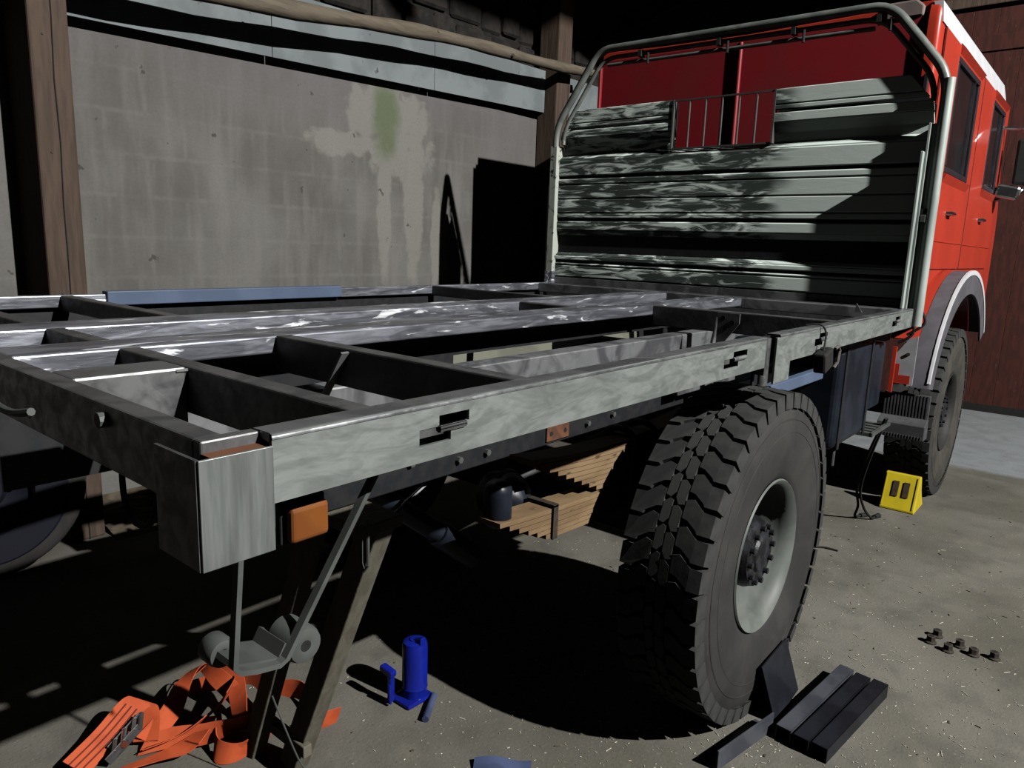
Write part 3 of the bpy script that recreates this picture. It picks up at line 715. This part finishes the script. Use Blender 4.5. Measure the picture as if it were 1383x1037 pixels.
# ------------------------------------------------------------------ cab
YC = 4.235
XC = 1.08
def cab_shell():
    # cross-section in x,z swept along y; slanting windscreen end
    def sec(y, k):
        return [(XC, y, 1.32), (XC, y, 2.10+.85*k), (XC-.008, y, 2.10+.93*k), (XC-.04, y, 2.11+.935*k), (XC-.12, y, 2.12+.925*k), (.6, y, 2.12+.91*k), (0, y, 2.12+.90*k)]
    rings = []
    for y, k in ((YC, 1), (YC+.9, 1), (6.7, 1), (6.85, .93), (7.15, .45), (7.36, 0), (7.4, -.3)):
        a = sec(y, k); rings.append(a+[(-x, yy, z) for x, yy, z in reversed(a[:-1])])
    n = len(rings[0]); mb = MB()
    vs = [p for r in rings for p in r]
    fs = [(i*n+j, i*n+j+1, (i+1)*n+j+1, (i+1)*n+j) for i in range(len(rings)-1) for j in range(n-1)]
    fs += [tuple(range(n-1, -1, -1)), tuple((len(rings)-1)*n+j for j in range(n))]
    fs += [((i+1)*n, (i+1)*n+n-1, i*n+n-1, i*n) for i in range(len(rings)-1)]
    return mb.add(vs, fs)
cab = part(cab_shell(), 'cab_body', 'red', smooth=True, bevel=.012)
# back panel and the corner pillar that stands proud of it
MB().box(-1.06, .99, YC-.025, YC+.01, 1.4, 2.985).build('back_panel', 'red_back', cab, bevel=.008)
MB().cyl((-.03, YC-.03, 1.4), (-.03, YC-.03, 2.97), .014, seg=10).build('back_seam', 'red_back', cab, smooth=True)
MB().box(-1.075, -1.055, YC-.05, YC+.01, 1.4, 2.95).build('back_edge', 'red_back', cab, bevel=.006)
def pillar():
    pts = []; r = .03; yb = YC-.045
    for i in range(9):
        t = -PI/2+PI/2*i/8; pts.append((XC+.003-r+r*math.cos(t), yb+r+r*math.sin(t)))
    poly = [(1.02, YC+.05), (1.02, yb)]+pts+[(XC+.003, YC+.05)]
    mb = MB(); n = len(poly)
    zs = [(1.5, 1.0), (2.84, 1.0), (2.93, .97), (2.99, .86), (3.03, .66), (3.045, .4)]
    vs = []
    for z, k in zs:
        for u, v in poly: vs.append((1.02+(u-1.02)*(.5+.5*k), YC+.05+(v-YC-.05)*k, z))
    fs = [(i*n+j, i*n+(j+1) % n, (i+1)*n+(j+1) % n, (i+1)*n+j) for i in range(len(zs)-1) for j in range(n)]
    fs += [tuple(range(n)), tuple((len(zs)-1)*n+j for j in range(n))]
    return mb.add(vs, fs)
pillar().build('corner_pillar', 'red', cab, smooth=True)
MB().box(1.035, 1.06, YC-.062, YC-.045, 1.6, 2.66).build('pillar_seal', 'seal', cab, bevel=.005)
# white roof band
def roof_band():
    mb = MB(); n = 4; vs = []
    for y, z0, z1 in ((YC-.02, 2.925, 3.03), (6.7, 2.925, 3.045), (6.86, 2.90, 2.98)):
        vs += [(XC-.01, y, z0), (XC+.008, y, z0), (XC-.004, y, z1), (XC-.05, y, z1+.004)]
    fs = [(i*n+j, i*n+(j+1) % n, (i+1)*n+(j+1) % n, (i+1)*n+j) for i in range(2) for j in range(n)]
    return mb.add(vs, fs+[(0, 1, 2, 3), (11, 10, 9, 8)])
roof_band().build('roof_band', 'white', cab)
MB().prism([(.80, 2.965), (.99, 2.965), (.99, 3.02), (.95, 3.055), (.80, 3.055)], 'y', YC-.035, YC+.3).build('roof_corner', 'beige', cab, bevel=.01)
# doors on the near side, with windows and handles
def door(y0, y1, wy0, wy1, wz0, wz1, hy, hz, lab):
    X = XC+.012; d = MB(); x0, x1 = XC-.008, X
    d.box(x0, x1, y0, y1, 1.62, wz0); d.box(x0, x1, y0, wy0, wz0, wz1); d.box(x0, x1, wy1, y1, wz0, wz1); d.box(x0, x1, y0, y1, wz1, 2.92)
    dd = part(d, 'cab_door', 'red', label=lab)
    MB().box(XC-.005, XC+.002, wy0, wy1, wz0, wz1).build('window_pane', 'glass', dd)
    s = MB(); f = .035
    s.box(XC, X+.004, wy0, wy1, wz0, wz0+f); s.box(XC, X+.004, wy0, wy1, wz1-f, wz1); s.box(XC, X+.004, wy0, wy0+f, wz0+f, wz1-f); s.box(XC, X+.004, wy1-f, wy1, wz0+f, wz1-f)
    s.build('window_seal', 'seal', dd, bevel=.004)
    MB().box(XC+.002, X+.002, wy1-.17, wy1-.158, wz0+.03, wz1-.03).build('window_bar', 'chrome', dd)
    MB().prism([(X, wz0), (X+.022, wz0-.012), (X, wz0-.06)], 'y', wy0-.02, wy1+.03).build('window_ledge', 'red', dd)
    MB().prism([(X-.002, wz1+.075), (X+.025, wz1+.045), (X-.002, wz1+.012)], 'y', wy0+.02, wy1+.05).build('rain_gutter', 'red', dd)
    MB().tube([(X, hy-.06, hz), (X+.03, hy-.055, hz), (X+.034, hy, hz), (X+.03, hy+.06, hz), (X, hy+.065, hz)], .011, 8).build('door_handle', 'chrome', dd, smooth=True)
    MB().box(X-.001, X+.005, y0, y1, 1.786, 1.796).build('swage_line', 'red', dd, bevel=.003)
    MB().box(X-.001, X+.001, y0-.010, y0-.002, 1.62, 2.92).build('shut_line', 'black_rough', dd)
door(YC+.08, 5.70, 4.74, 5.53, 2.20, 2.86, 5.05, 1.97, 'rear side door with narrow window')
door(5.72, 7.05, 6.22, 6.85, 2.22, 2.86, 6.34, 1.99, 'front side door with window')
mr = part(MB().tube(smooth_path([(1.09, 6.9, 2.75), (1.24, 6.92, 2.72), (1.30, 6.92, 2.55), (1.28, 6.92, 2.25), (1.10, 6.92, 2.18)]), .014, 8), 'mirror_arm', 'chrome', smooth=True)
MB().box(1.20, 1.40, 6.89, 6.95, 2.30, 2.66).build('mirror', 'black_rough', mr, bevel=.02)
MB().obox((1.18, 6.88, 2.24), (.17, .09, .11), (0, .2, .2)).build('mirror_lower', 'chrome', mr, bevel=.02)

# front mudguard: red inner strip, grey outer shell, white edge
def fender_strip(x0, x1, dr=0.0, a0=25, a1=170, th=.012):
    cy, cz = 5.30, .80; mb = MB(); n = 30; vs = []
    for i in range(n+1):
        t = math.radians(a0+(a1-a0)*i/n)
        for x, k in ((x0, 0), (x1, 0), (x1, th), (x0, th)):
            vs.append((x, cy+(1.02+dr-k)*math.cos(t), cz+(.81+dr-k)*math.sin(t)))
    fs = [(4*i+j, 4*i+(j+1) % 4, 4*i+4+(j+1) % 4, 4*i+4+j) for i in range(n) for j in range(4)]
    return mb.add(vs, fs+[(3, 2, 1, 0), (4*n, 4*n+1, 4*n+2, 4*n+3)])
fd = part(fender_strip(1.145, 1.245), 'mudguard', 'fender', smooth=True, label='grey front mudguard with white edge')
fender_strip(.99, 1.142, .004, 25, 150).build('mudguard_inner', 'red', fd, smooth=True, label='red inner mudguard strip')
fender_strip(1.238, 1.252, .006, 25, 168, .03).build('mudguard_edge', 'white', fd, smooth=True, label='white mudguard edge strip')
fender_strip(1.236, 1.248, -.02, 25, 170, .13).build('mudguard_lip', 'fender', fd, smooth=True)
sp_ = part(MB().prism([(1.062, 1.0), (1.062, 1.13), (1.12, 1.22), (1.165, 1.24), (1.165, .95), (1.13, .94)], 'y', 4.285, 4.293), 'mudguard_bracket', 'grey_plate')
MB().cyl((1.125, 4.278, 1.13), (1.125, 4.285, 1.13), .010, seg=8).build('bracket_bolt', 'nut', sp_)
rb = part(MB().beam((1.055, 4.27, .90), (1.055, 4.27, 1.17), .018, .02), 'red_stay', 'red')
MB().prism([(1.06, .955), (1.15, .955), (1.15, 1.005), (1.088, 1.005), (1.088, 1.07), (1.06, 1.07)], 'y', 4.275, 4.282).build('stay_plate', 'red', rb)
part(MB().tube(smooth_path([(1.08, 4.2, 1.20), (1.15, 4.2, 1.26), (1.14, 4.2, 1.36), (1.175, 4.2, 1.39), (1.20, 4.2, 1.32), (1.12, 4.2, 1.25)]), .008, 8), 'cable_loop', 'black_rough', smooth=True)
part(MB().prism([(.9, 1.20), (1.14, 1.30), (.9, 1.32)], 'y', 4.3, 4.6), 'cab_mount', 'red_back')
# ribbed step behind the front wheel
stp = part(MB().box(1.02, 1.265, 4.32, 4.34, .755, .895), 'cab_step', 'rib', bevel=.004)
for k in range(14):
    xx = 1.026+k*.0172
    MB().box(xx, xx+.008, 4.312, 4.32, .757, .893).build('step_rib', 'rib', stp)
MB().prism([(4.32, .76), (4.24, .725), (4.24, .64), (4.34, .64)], 'x', 1.015, 1.27).build('step_tread', 'rib', stp, bevel=.004)
for k in range(16):
    MB().box(1.02+k*.0155, 1.026+k*.0155, 4.234, 4.24, .642, .664).build('step_rib', 'rib', stp)
# tank, battery box and perforated foot plate
tk = part(MB().box(.56, 1.10, 3.06, 3.62, .78, 1.27), 'fuel_tank', 'tank', bevel=.035, seg=4)
for yy in (3.10, 3.54): MB().box(1.100, 1.106, yy, yy+.035, .78, 1.27).build('tank_strap', 'black', tk)
MB().cyl((1.09, 3.12, .70), (1.09, 3.12, .80), .008, seg=8).build('drain_stub', 'bracket', tk)
part(MB().box(.6, 1.06, 3.72, 4.02, .86, 1.22), 'battery_box', 'tank', bevel=.012)
fp = part(MB().box(.94, 1.12, 3.66, 3.675, .745, .765), 'foot_plate', 'bracket')
for k in range(5):
    MB().beam((.93, 3.70+k*.07, .755), (1.12, 3.70+k*.07, .755), .03, .008).build('plate_bar', 'bracket', fp)
for xx in (.93, 1.12): MB().box(xx-.008, xx+.008, 3.66, 4.05, .745, .765).build('plate_edge', 'bracket', fp)
part(MB().box(.9, 1.02, 2.3, 3.3, 1.115, 1.165), 'blue_side_strip', 'blue_rail', bevel=.004, label='blue grey rail under the bed')

# rear underbed bracket with rollers, amber side lamp
br = MB(); bx0, bx1 = 1.06, 1.12
pth = [(.085, 1.27), (.078, 1.19), (.066, 1.052), (.074, 1.042), (.10, 1.033), (.140, 1.025), (.152, 1.03), (.33, 1.29)]
q = [(Vector((1.09, a, b)), (1, 0, 0)) for a, b in pth]
q = [(p_+Vector((.0225, 0, 0)), d_) for p_, d_ in q]
brk = part(MB().ribbon(q, .015, .008), 'roller_bracket', 'bracket', label='bent flat-bar bracket under the rear corner')
MB().prism([(.07, 1.042), (.15, 1.022), (.165, 1.045), (.157, 1.05), (.145, 1.03), (.074, 1.05)], 'x', 1.03, 1.105).build('bracket_shelf', 'bracket', brk)
def roller(c, r, L, x0):
    MB().lathe([(0, .008), (.002, r*.55), (.0, r*.9), (-.008, r), (-L, r), (-L-.006, r*.8), (-L-.006, .004)], (x0, c[0], c[1]), 24).build('roller', 'bracket', brk, smooth=True)
    MB().cyl((x0-.01, c[0], c[1]), (x0+.001, c[0], c[1]), r*.3, seg=12).build('roller_bore', 'black_rough', brk)
roller((.188, 1.036), .031, .06, 1.115)
roller((.085, 1.04), .024, .035, 1.05)
lm = part(MB().box(1.135, 1.155, .142, .208, 1.232, 1.287), 'side_marker_lamp', 'amber', bevel=.007, seg=3, label='amber side marker lamp')
MB().box(1.12, 1.135, .136, .214, 1.226, 1.293).build('lamp_base', 'black_rough', lm, bevel=.003)
part(MB().tube(smooth_path([(.18, .3, 1.2), (.17, .3, 1.06), (.185, .3, .995), (.24, .3, .965), (.33, .3, 1.0), (.36, .32, 1.15)]), .008, 8), 'brake_hose', 'black_rough', smooth=True)
part(MB().tube([(.70, .63, 1.0), (.70, .63, .9), (.71, .63, .88), (.725, .63, .9), (.725, .63, 1.02)], .004, 6), 'wire_hook', 'bracket')

# ------------------------------------------------------------------ loose things
# hanging lamp on the near rail
hl = empty('work_lamp', (1.235, 2.3, 1.27), 'small black lamp with pale rim hanging by a wire on the near side rail', 'lamp')
MB().obox((1.235, 2.30, 1.305), (.045, .09, .075), (.25, 0, 0)).build('lamp_body', 'black_rough', hl, bevel=.008)
MB().tube([(1.26, 2.345, 1.275), (1.26, 2.385, 1.29), (1.26, 2.40, 1.335), (1.26, 2.375, 1.352), (1.26, 2.34, 1.345)], .006, 8).build('lamp_rim', 'spring_clip', hl, smooth=True)
MB().tube(smooth_path([(1.235, 2.29, 1.34), (1.225, 2.33, 1.40), (1.205, 2.32, 1.43), (1.16, 2.30, 1.425)]), .0035, 6).build('hanging_wire', 'black_rough', hl, smooth=True)
# cable hanging with two plugs
cb = empty('trailer_cable', (.97, 4.55, 0), 'black cable with two plug ends hanging down to the floor by the cab step', 'cable')
for pts in ([(1.12, 3.95, .80), (1.02, 4.12, .55), (.94, 4.3, .28), (.93, 4.42, .12), (.90, 4.5, .02), (.925, 4.56, .012)],
            [(1.125, 3.96, .80), (1.035, 4.13, .55), (.96, 4.3, .27), (.96, 4.45, .10), (.99, 4.55, .015), (1.0, 4.6, .012)]):
    MB().tube(smooth_path(pts), .008, 7).build('cable', 'black_rough', cb, smooth=True)
    a, b = Vector(pts[-2]), Vector(pts[-1]); d = (b-a).normalized()
    MB().cyl(b-d*.01, b+d*.05, .014, .018, 10).build('plug', 'black_rough', cb, smooth=True)
# yellow wheel chock
def chock():
    e = empty('wheel_chock', (1.08, 5.05, 0), 'yellow plastic wedge chock behind the front wheel', 'chock')
    x0, x1 = .96, 1.175
    poly = [(4.86, 0), (5.13, 0), (5.135, .012), (5.08, .07), (5.03, .14), (4.985, .238), (4.955, .238), (4.86, .015)]
    MB().prism(poly, 'x', x0, x1).build('wedge', 'yellow', e, bevel=.006)
    d = Vector((0, .095, .223)).normalized(); n = Vector((0, -.223, .095)).normalized()
    base = Vector((0, 4.861, .016))
    for xa, xb in ((1.02, 1.055), (1.085, 1.12)):
        c = base+d*.135+n*.004+Vector(((xa+xb)/2, 0, 0))
        MB().beam(c-d*.052, c+d*.052, .008, xb-xa, (1, 0, 0)).build('hand_slot', 'brown', e)
    for xx in (x0+.012, x1-.012):
        c = base+n*.003+Vector((xx, 0, 0)); MB().beam(c+d*.01, c+d*.23, .008, .006, (1, 0, 0)).build('edge_rib', 'yellow', e)
chock()
# three box-section offcuts
def box_section(p0, p1, w, label, m):
    e = empty('steel_box_section', ((p0[0]+p1[0])/2, (p0[1]+p1[1])/2, 0), label, 'steel bar', 'box-section offcuts on the floor')
    z = w/2+.001
    a, b = Vector((*p0, z)), Vector((*p1, z)); d = (b-a).normalized(); s = Vector((d.y, -d.x, 0)); t = .004
    for sg in (1, -1):
        MB().beam(a+s*sg*(w/2-t/2), b+s*sg*(w/2-t/2), t, w).build('side_wall', m, e, bevel=.001)
    MB().beam(a+Vector((0, 0, w/2-t/2)), b+Vector((0, 0, w/2-t/2)), w, t).build('top_wall', m, e, bevel=.001)
    MB().beam(a-Vector((0, 0, w/2-t/2)), b-Vector((0, 0, w/2-t/2)), w-.009, t).build('bottom_wall', m, e)
box_section((1.345, 1.955), (1.400, 2.515), .055, 'scuffed lighter grey box-section offcut, the one nearest the rear tyre', 'bar_light')
box_section((1.408, 1.945), (1.466, 2.50), .055, 'blue black box-section offcut lying between two others', 'bar')
box_section((1.470, 1.945), (1.530, 2.50), .055, 'blue black box-section offcut furthest from the rear tyre', 'bar')
# steel plate leaning against the tyre, folded angle on the floor
tag(MB().obox((1.252, 2.165, .103), (.007, .27, .205), (0, -.33, .03)).build('steel_plate', 'bar', bevel=.001), 'square blue black steel plate leaning against the rear tyre', 'plate')
an = empty('angle_iron', (1.28, 1.85, 0), 'short dark angle-iron offcut standing on the floor before the leaning plate', 'angle iron')
MB().beam((1.235, 1.66, .038), (1.295, 1.99, .038), .006, .072).build('upright_leg', 'bar_light', an, bevel=.001)
MB().beam((1.203, 1.667, .006), (1.263, 1.997, .006), .07, .007).build('flat_leg', 'bar_light', an, bevel=.001)
# wheel nuts
NUTS = [(1.60, 3.085), (1.612, 3.165), (1.672, 3.055), (1.705, 3.135), (1.762, 3.095), (1.835, 3.125)]
NL = ['rusty wheel nut at the left end of the row', 'rusty wheel nut behind the leftmost nut', 'rusty wheel nut at the front of the middle pair', 'rusty wheel nut at the back of the middle pair',
      'rusty wheel nut right of the middle pair', 'rusty wheel nut lying apart at the right end']
for (nx, ny), lab in zip(NUTS, NL):
    e = empty('wheel_nut', (nx, ny, 0), lab, 'nut', 'wheel nuts on the floor')
    rz = random.random()
    c = MB(); hexp = [(nx+.019*math.cos(rz+PI*k/3), ny+.019*math.sin(rz+PI*k/3)) for k in range(6)]
    last = lab.endswith('right end')
    c.prism(hexp, 'z', .008, .034); c.build('hex_body', 'nut', e, bevel=.002)
    MB().lathe([(0, .008), (0, .024), (.007, .024), (.011, .018), (.011, .008)], (nx, ny, .0), 16, 'z').build('flange', 'nut', e, smooth=True)
    MB().cyl((nx, ny, .03), (nx, ny, .0345), .010, seg=12).build('bore', 'black_rough', e)
# blue bottle jack and its pipe handle
def jack():
    jx, jy = .215, 1.262
    e = empty('bottle_jack', (jx, jy, 0), 'blue bottle jack standing on the floor under the bed', 'jack')
    MB().prism([(jx-.055, jy-.075), (jx+.05, jy-.075), (jx+.055, jy+.05), (jx-.055, jy+.05)], 'z', 0, .016).build('base_plate', 'blue', e, bevel=.006)
    MB().lathe([(.014, .002), (.014, .047), (.045, .047), (.05, .049), (.056, .047), (.215, .047), (.228, .043), (.233, .034), (.234, .02), (.238, .019), (.239, .002)], (jx, jy, 0), 32, 'z').build('reservoir', 'blue', e, smooth=True)
    MB().prism([(jx-.03, .225), (jx+.043, .215), (jx+.043, .258), (jx+.03, .252)], 'y', jy-.012, jy+.012).build('top_lug', 'blue', e, bevel=.004)
    MB().cyl((jx-.035, jy-.085, .014), (jx-.035, jy-.085, .115), .013, seg=14).build('pump_cylinder', 'blue', e, smooth=True)
    MB().beam((jx-.085, jy-.085, .128), (jx-.02, jy-.085, .12), .03, .026).build('pump_socket', 'blue', e, bevel=.006)
    MB().cyl((jx-.025, jy-.1, .085), (jx-.02, jy-.102, .012), .006, seg=8).build('pump_link', 'blue', e, smooth=True)
jack()
tag(MB().tube([(.355, 1.185, .013), (.275, 1.305, .013)], .0125, 14).build('jack_handle_pipe', 'blue_tube', smooth=True), 'short blue grey pipe lying beside the bottle jack', 'pipe')
ct = MB()
for k in range(9):
    t = k/8; ct.v += []
cu = [(.635+.018*k, 1.135+.015*k, .008+.008*math.sin(k*.7)) for k in range(9)]
tag(MB().ribbon([((a, b, c), (-.55, .75, .25)) for a, b, c in cu], .055, .005).build('blue_plastic_tray', 'blue_tube', smooth=True), 'glossy blue curved plastic piece on the floor at the bottom edge', 'tray')
# timber trestle legs under the chassis
st = empty('timber_stand', (.2, .74, 0), 'timber trestle stand propping up the rear chassis rail', 'stand')
MB().beam((.19, .755, 0), (.615, .755, .955), .06, .075, (1, 0, 0)).build('leg', 'stand', st, bevel=.004)
MB().beam((.045, .70, 0), (.43, .70, .955), .05, .06, (1, 0, 0)).build('leg', 'stand', st, bevel=.004)
MB().box(.38, .66, .66, .80, .935, .968).build('top_block', 'stand', st, bevel=.004)
MB().beam((.10, .73, .12), (.31, .73, .12), .03, .04).build('brace', 'stand', st, bevel=.003)
MB().tube(smooth_path([(.30, .62, .36), (.33, .64, .26), (.37, .66, .16), (.38, .68, .12)]), .0025, 5).build('tie_wire', 'bracket', st, smooth=True)
# orange ratchet strap heap
stp_ = empty('ratchet_strap', (-.15, .6, 0), 'orange ratchet strap lying in a loose heap on the floor', 'strap')
def web(ctrl, wid, n=7):
    P = smooth_path([c[0] for c in ctrl], n); D = smooth_path([c[1] for c in ctrl], n)
    MB().ribbon(list(zip(P, D)), wid, .003).build('webbing', 'orange', stp_, smooth=True)
web([((-.26, .27, .025), (.62, .45, -.42)), ((-.30, .38, .055), (.6, .48, -.42)), ((-.34, .48, .095), (.6, .5, -.4)), ((-.335, .52, .098), (.65, .5, -.2)), ((-.29, .51, .06), (.7, .5, .1)), ((-.22, .47, .03), (.6, .5, .1))], .085)
web([((-.22, .47, .03), (.6, .45, -.3)), ((-.27, .58, .06), (.6, .45, -.3)), ((-.34, .66, .10), (.6, .3, .2)), ((-.33, .72, .14), (.8, .1, .6)), ((-.24, .74, .12), (.3, .5, .7)), ((-.14, .76, .07), (.1, .5, .8)), ((-.05, .74, .05), (0, .4, 1))], .068)
web([((-.40, .70, .03), (.3, .3, 1)), ((-.30, .82, .06), (.1, .1, 1)), ((-.20, .86, .09), (0, .3, 1)), ((-.10, .84, .06), (.3, .3, 1)), ((-.07, .76, .04), (.6, .2, .8)), ((-.12, .68, .03), (.5, .6, .5))], .068)
web([((-.22, .46, .02), (-.4, .7, .5)), ((-.17, .53, .035), (-.4, .6, .7)), ((-.09, .60, .05), (-.3, .4, .9)), ((-.01, .66, .09), (.2, -.3, 1)), ((.04, .71, .11), (.3, 0, 1)), ((.03, .77, .07), (.6, .2, .7))], .068)
web([((.03, .78, .03), (.3, .2, 1)), ((.06, .70, .035), (.3, .3, 1)), ((.05, .63, .035), (.1, .4, 1)), ((0, .60, .035), (-.2, .4, 1)), ((-.05, .62, .05), (-.3, .3, 1)), ((-.09, .66, .085), (-.2, .2, 1))], .068)
web([((-.16, .34, .02), (.6, .5, .2)), ((-.12, .44, .03), (.7, .4, .1)), ((-.08, .52, .045), (.8, .2, 0)), ((-.09, .60, .06), (.8, -.2, .2)), ((-.16, .66, .05), (.7, .2, .3))], .068)
web([((-.17, .93, .02), (0, .2, 1)), ((-.09, .96, .04), (0, .2, 1)), ((0, .95, .045), (.2, .2, 1)), ((.07, .92, .03), (.3, .2, 1))], .068)
web([((.08, .86, .02), (.2, .1, 1)), ((.12, .92, .035), (.2, .1, 1)), ((.13, .98, .03), (.3, .1, 1))], .068)
web([((-.40, .62, .02), (.6, -.3, .3)), ((-.36, .70, .10), (.7, -.2, .3)), ((-.30, .76, .16), (.7, 0, .5)), ((-.22, .78, .13), (.5, .5, .4)), ((-.13, .75, .09), (.3, .6, .6)), ((-.03, .70, .07), (.3, .5, .8))], .07)
web([((-.20, .46, .02), (.6, -.5, .4)), ((-.14, .56, .05), (.6, -.4, .5)), ((-.12, .66, .10), (.6, -.1, .7)), ((-.16, .74, .12), (.3, .2, .9)), ((-.24, .78, .08), (.1, .3, .9))], .07)
web([((.02, .60, .02), (.2, .5, .8)), ((.06, .66, .05), (.4, .3, .8)), ((.04, .73, .09), (.5, .1, .8)), ((-.04, .76, .11), (.2, .4, .8)), ((-.10, .80, .07), (.1, .4, .8))], .07)
for k in range(3):
    off = (-.015+.015*k)
    off *= 1.5; P = smooth_path([(-.26+.62*off+.003, .27+.45*off-.001, .028-.42*off), (-.30+.6*off+.003, .38+.48*off-.001, .058-.42*off), (-.34+.6*off+.003, .48+.5*off-.001, .098-.4*off)], 6)
    MB().ribbon([(q_, (.62, .48, -.42)) for q_ in P], .004, .003).build('webbing_stripe', 'orange_dark', stp_)
rk = MB()
for sg in (-1, 1):
    rk.beam((-.235+sg*.028, .36-sg*.014, .03), (-.25+sg*.028, .47-sg*.014, .09), .004, .035)
rk.build('ratchet_frame', 'dark_steel', stp_, bevel=.002)
MB().cyl((-.275, .432, .066), (-.205, .398, .066), .012, seg=12).build('ratchet_spindle', 'chrome', stp_, smooth=True)
MB().cyl((-.283, .487, .092), (-.215, .453, .092), .008, seg=10).build('ratchet_handle', 'dark_steel', stp_, smooth=True)
for tt in (.2, .5, .8):
    a = Vector((-.235, .36, .03)).lerp(Vector((-.25, .47, .09)), tt)
    MB().beam(a+Vector((-.03, .015, .014)), a+Vector((.03, -.015, .014)), .012, .005).build('ratchet_tooth', 'chrome', stp_)
# loose trailer wheel standing by the wall
lw = empty('loose_wheel', (-2.06, .52, 0), 'loose road wheel with navy disc standing by the wall at left', 'wheel')
def loose_wheel():
    R0 = .45; c = Vector((-2.06, .52, R0)); rot = Matrix.Rotation(math.radians(-20), 4, 'Z')
    prof = [(-.26, .24), (-.275, .33), (-.27, .42), (-.25, .475), (-.235, .487), (-.235, .487), (-.175, .497), (-.172, .487), (-.160, .487), (-.157, .499), (-.10, .499), (-.097, .488), (-.085, .488), (-.082, .498), (-.03, .488), (-.01, .465), (0, .42), (0, .36), (-.008, .30), (-.03, .245)]
    prof = [(u, r*.9) for u, r in prof]
    o = MB().lathe(prof, (.13, 0, 0), 56)
    def put(mb, name, m):
        mb.v = [c+(rot @ p_.to_4d()).to_3d() for p_ in mb.v]; mb.build(name, m, lw, smooth=True)
    put(o, 'tyre', 'rubber')
    put(MB().lathe([(-.02, .225), (-.002, .236), (.004, .365), (-.004, .375), (-.03, .23)], (.135, 0, 0), 48), 'sidewall_face', 'wheel_blue')
    put(MB().lathe([(-.04, .25), (-.03, .24), (-.06, .21), (-.08, .12), (-.04, .10), (-.04, .002)], (.13, 0, 0), 40), 'disc', 'wheel_blue')
    for k in range(6):
        t = 2*PI*k/6; put(MB().cyl((.06, .14*math.cos(t), .14*math.sin(t)), (.085, .14*math.cos(t), .14*math.sin(t)), .014, seg=6), 'wheel_bolt', 'nut')
loose_wheel()
# twig and litter
tag(MB().tube(smooth_path([(.86, 3.80, .006), (.91, 3.84, .008), (.985, 3.85, .006)]), .005, 6).build('twig', 'black_rough', smooth=True), 'thin dark twig on the floor beyond the rear tyre', 'twig')
def litter():
    mb = MB(); rnd = random.Random(3)
    for k in range(2600):
        x = rnd.uniform(-.4, 2.3); y = rnd.uniform(.7, 4.6)
        if rnd.random() < .6: x = rnd.gauss(1.3, .5); y = rnd.gauss(1.9, .7)
        L = rnd.uniform(.003, .010) if rnd.random() < .93 else rnd.uniform(.015, .035); a = rnd.uniform(0, PI); wd = rnd.uniform(.0008, .002)
        mb.obox((x, y, .0015), (L, wd, .0018), (0, 0, a))
    tag(mb.build('wood_chip_litter', 'straw'), 'pale wood chips and straw bits strewn over the concrete floor', 'litter', kind='stuff')
litter()
def leaf_bits():
    mb = MB(); rnd = random.Random(11)
    for k in range(160):
        x = rnd.uniform(-.2, 2.4); y = rnd.uniform(.9, 6.0); a = rnd.uniform(0, PI)
        mb.obox((x, y, .002), (rnd.uniform(.006, .02), rnd.uniform(.002, .006), .003), (0, 0, a))
    tag(mb.build('dark_crumbs', 'soil'), 'dark crumbs and flakes scattered on the concrete floor', 'litter', kind='stuff')
leaf_bits()
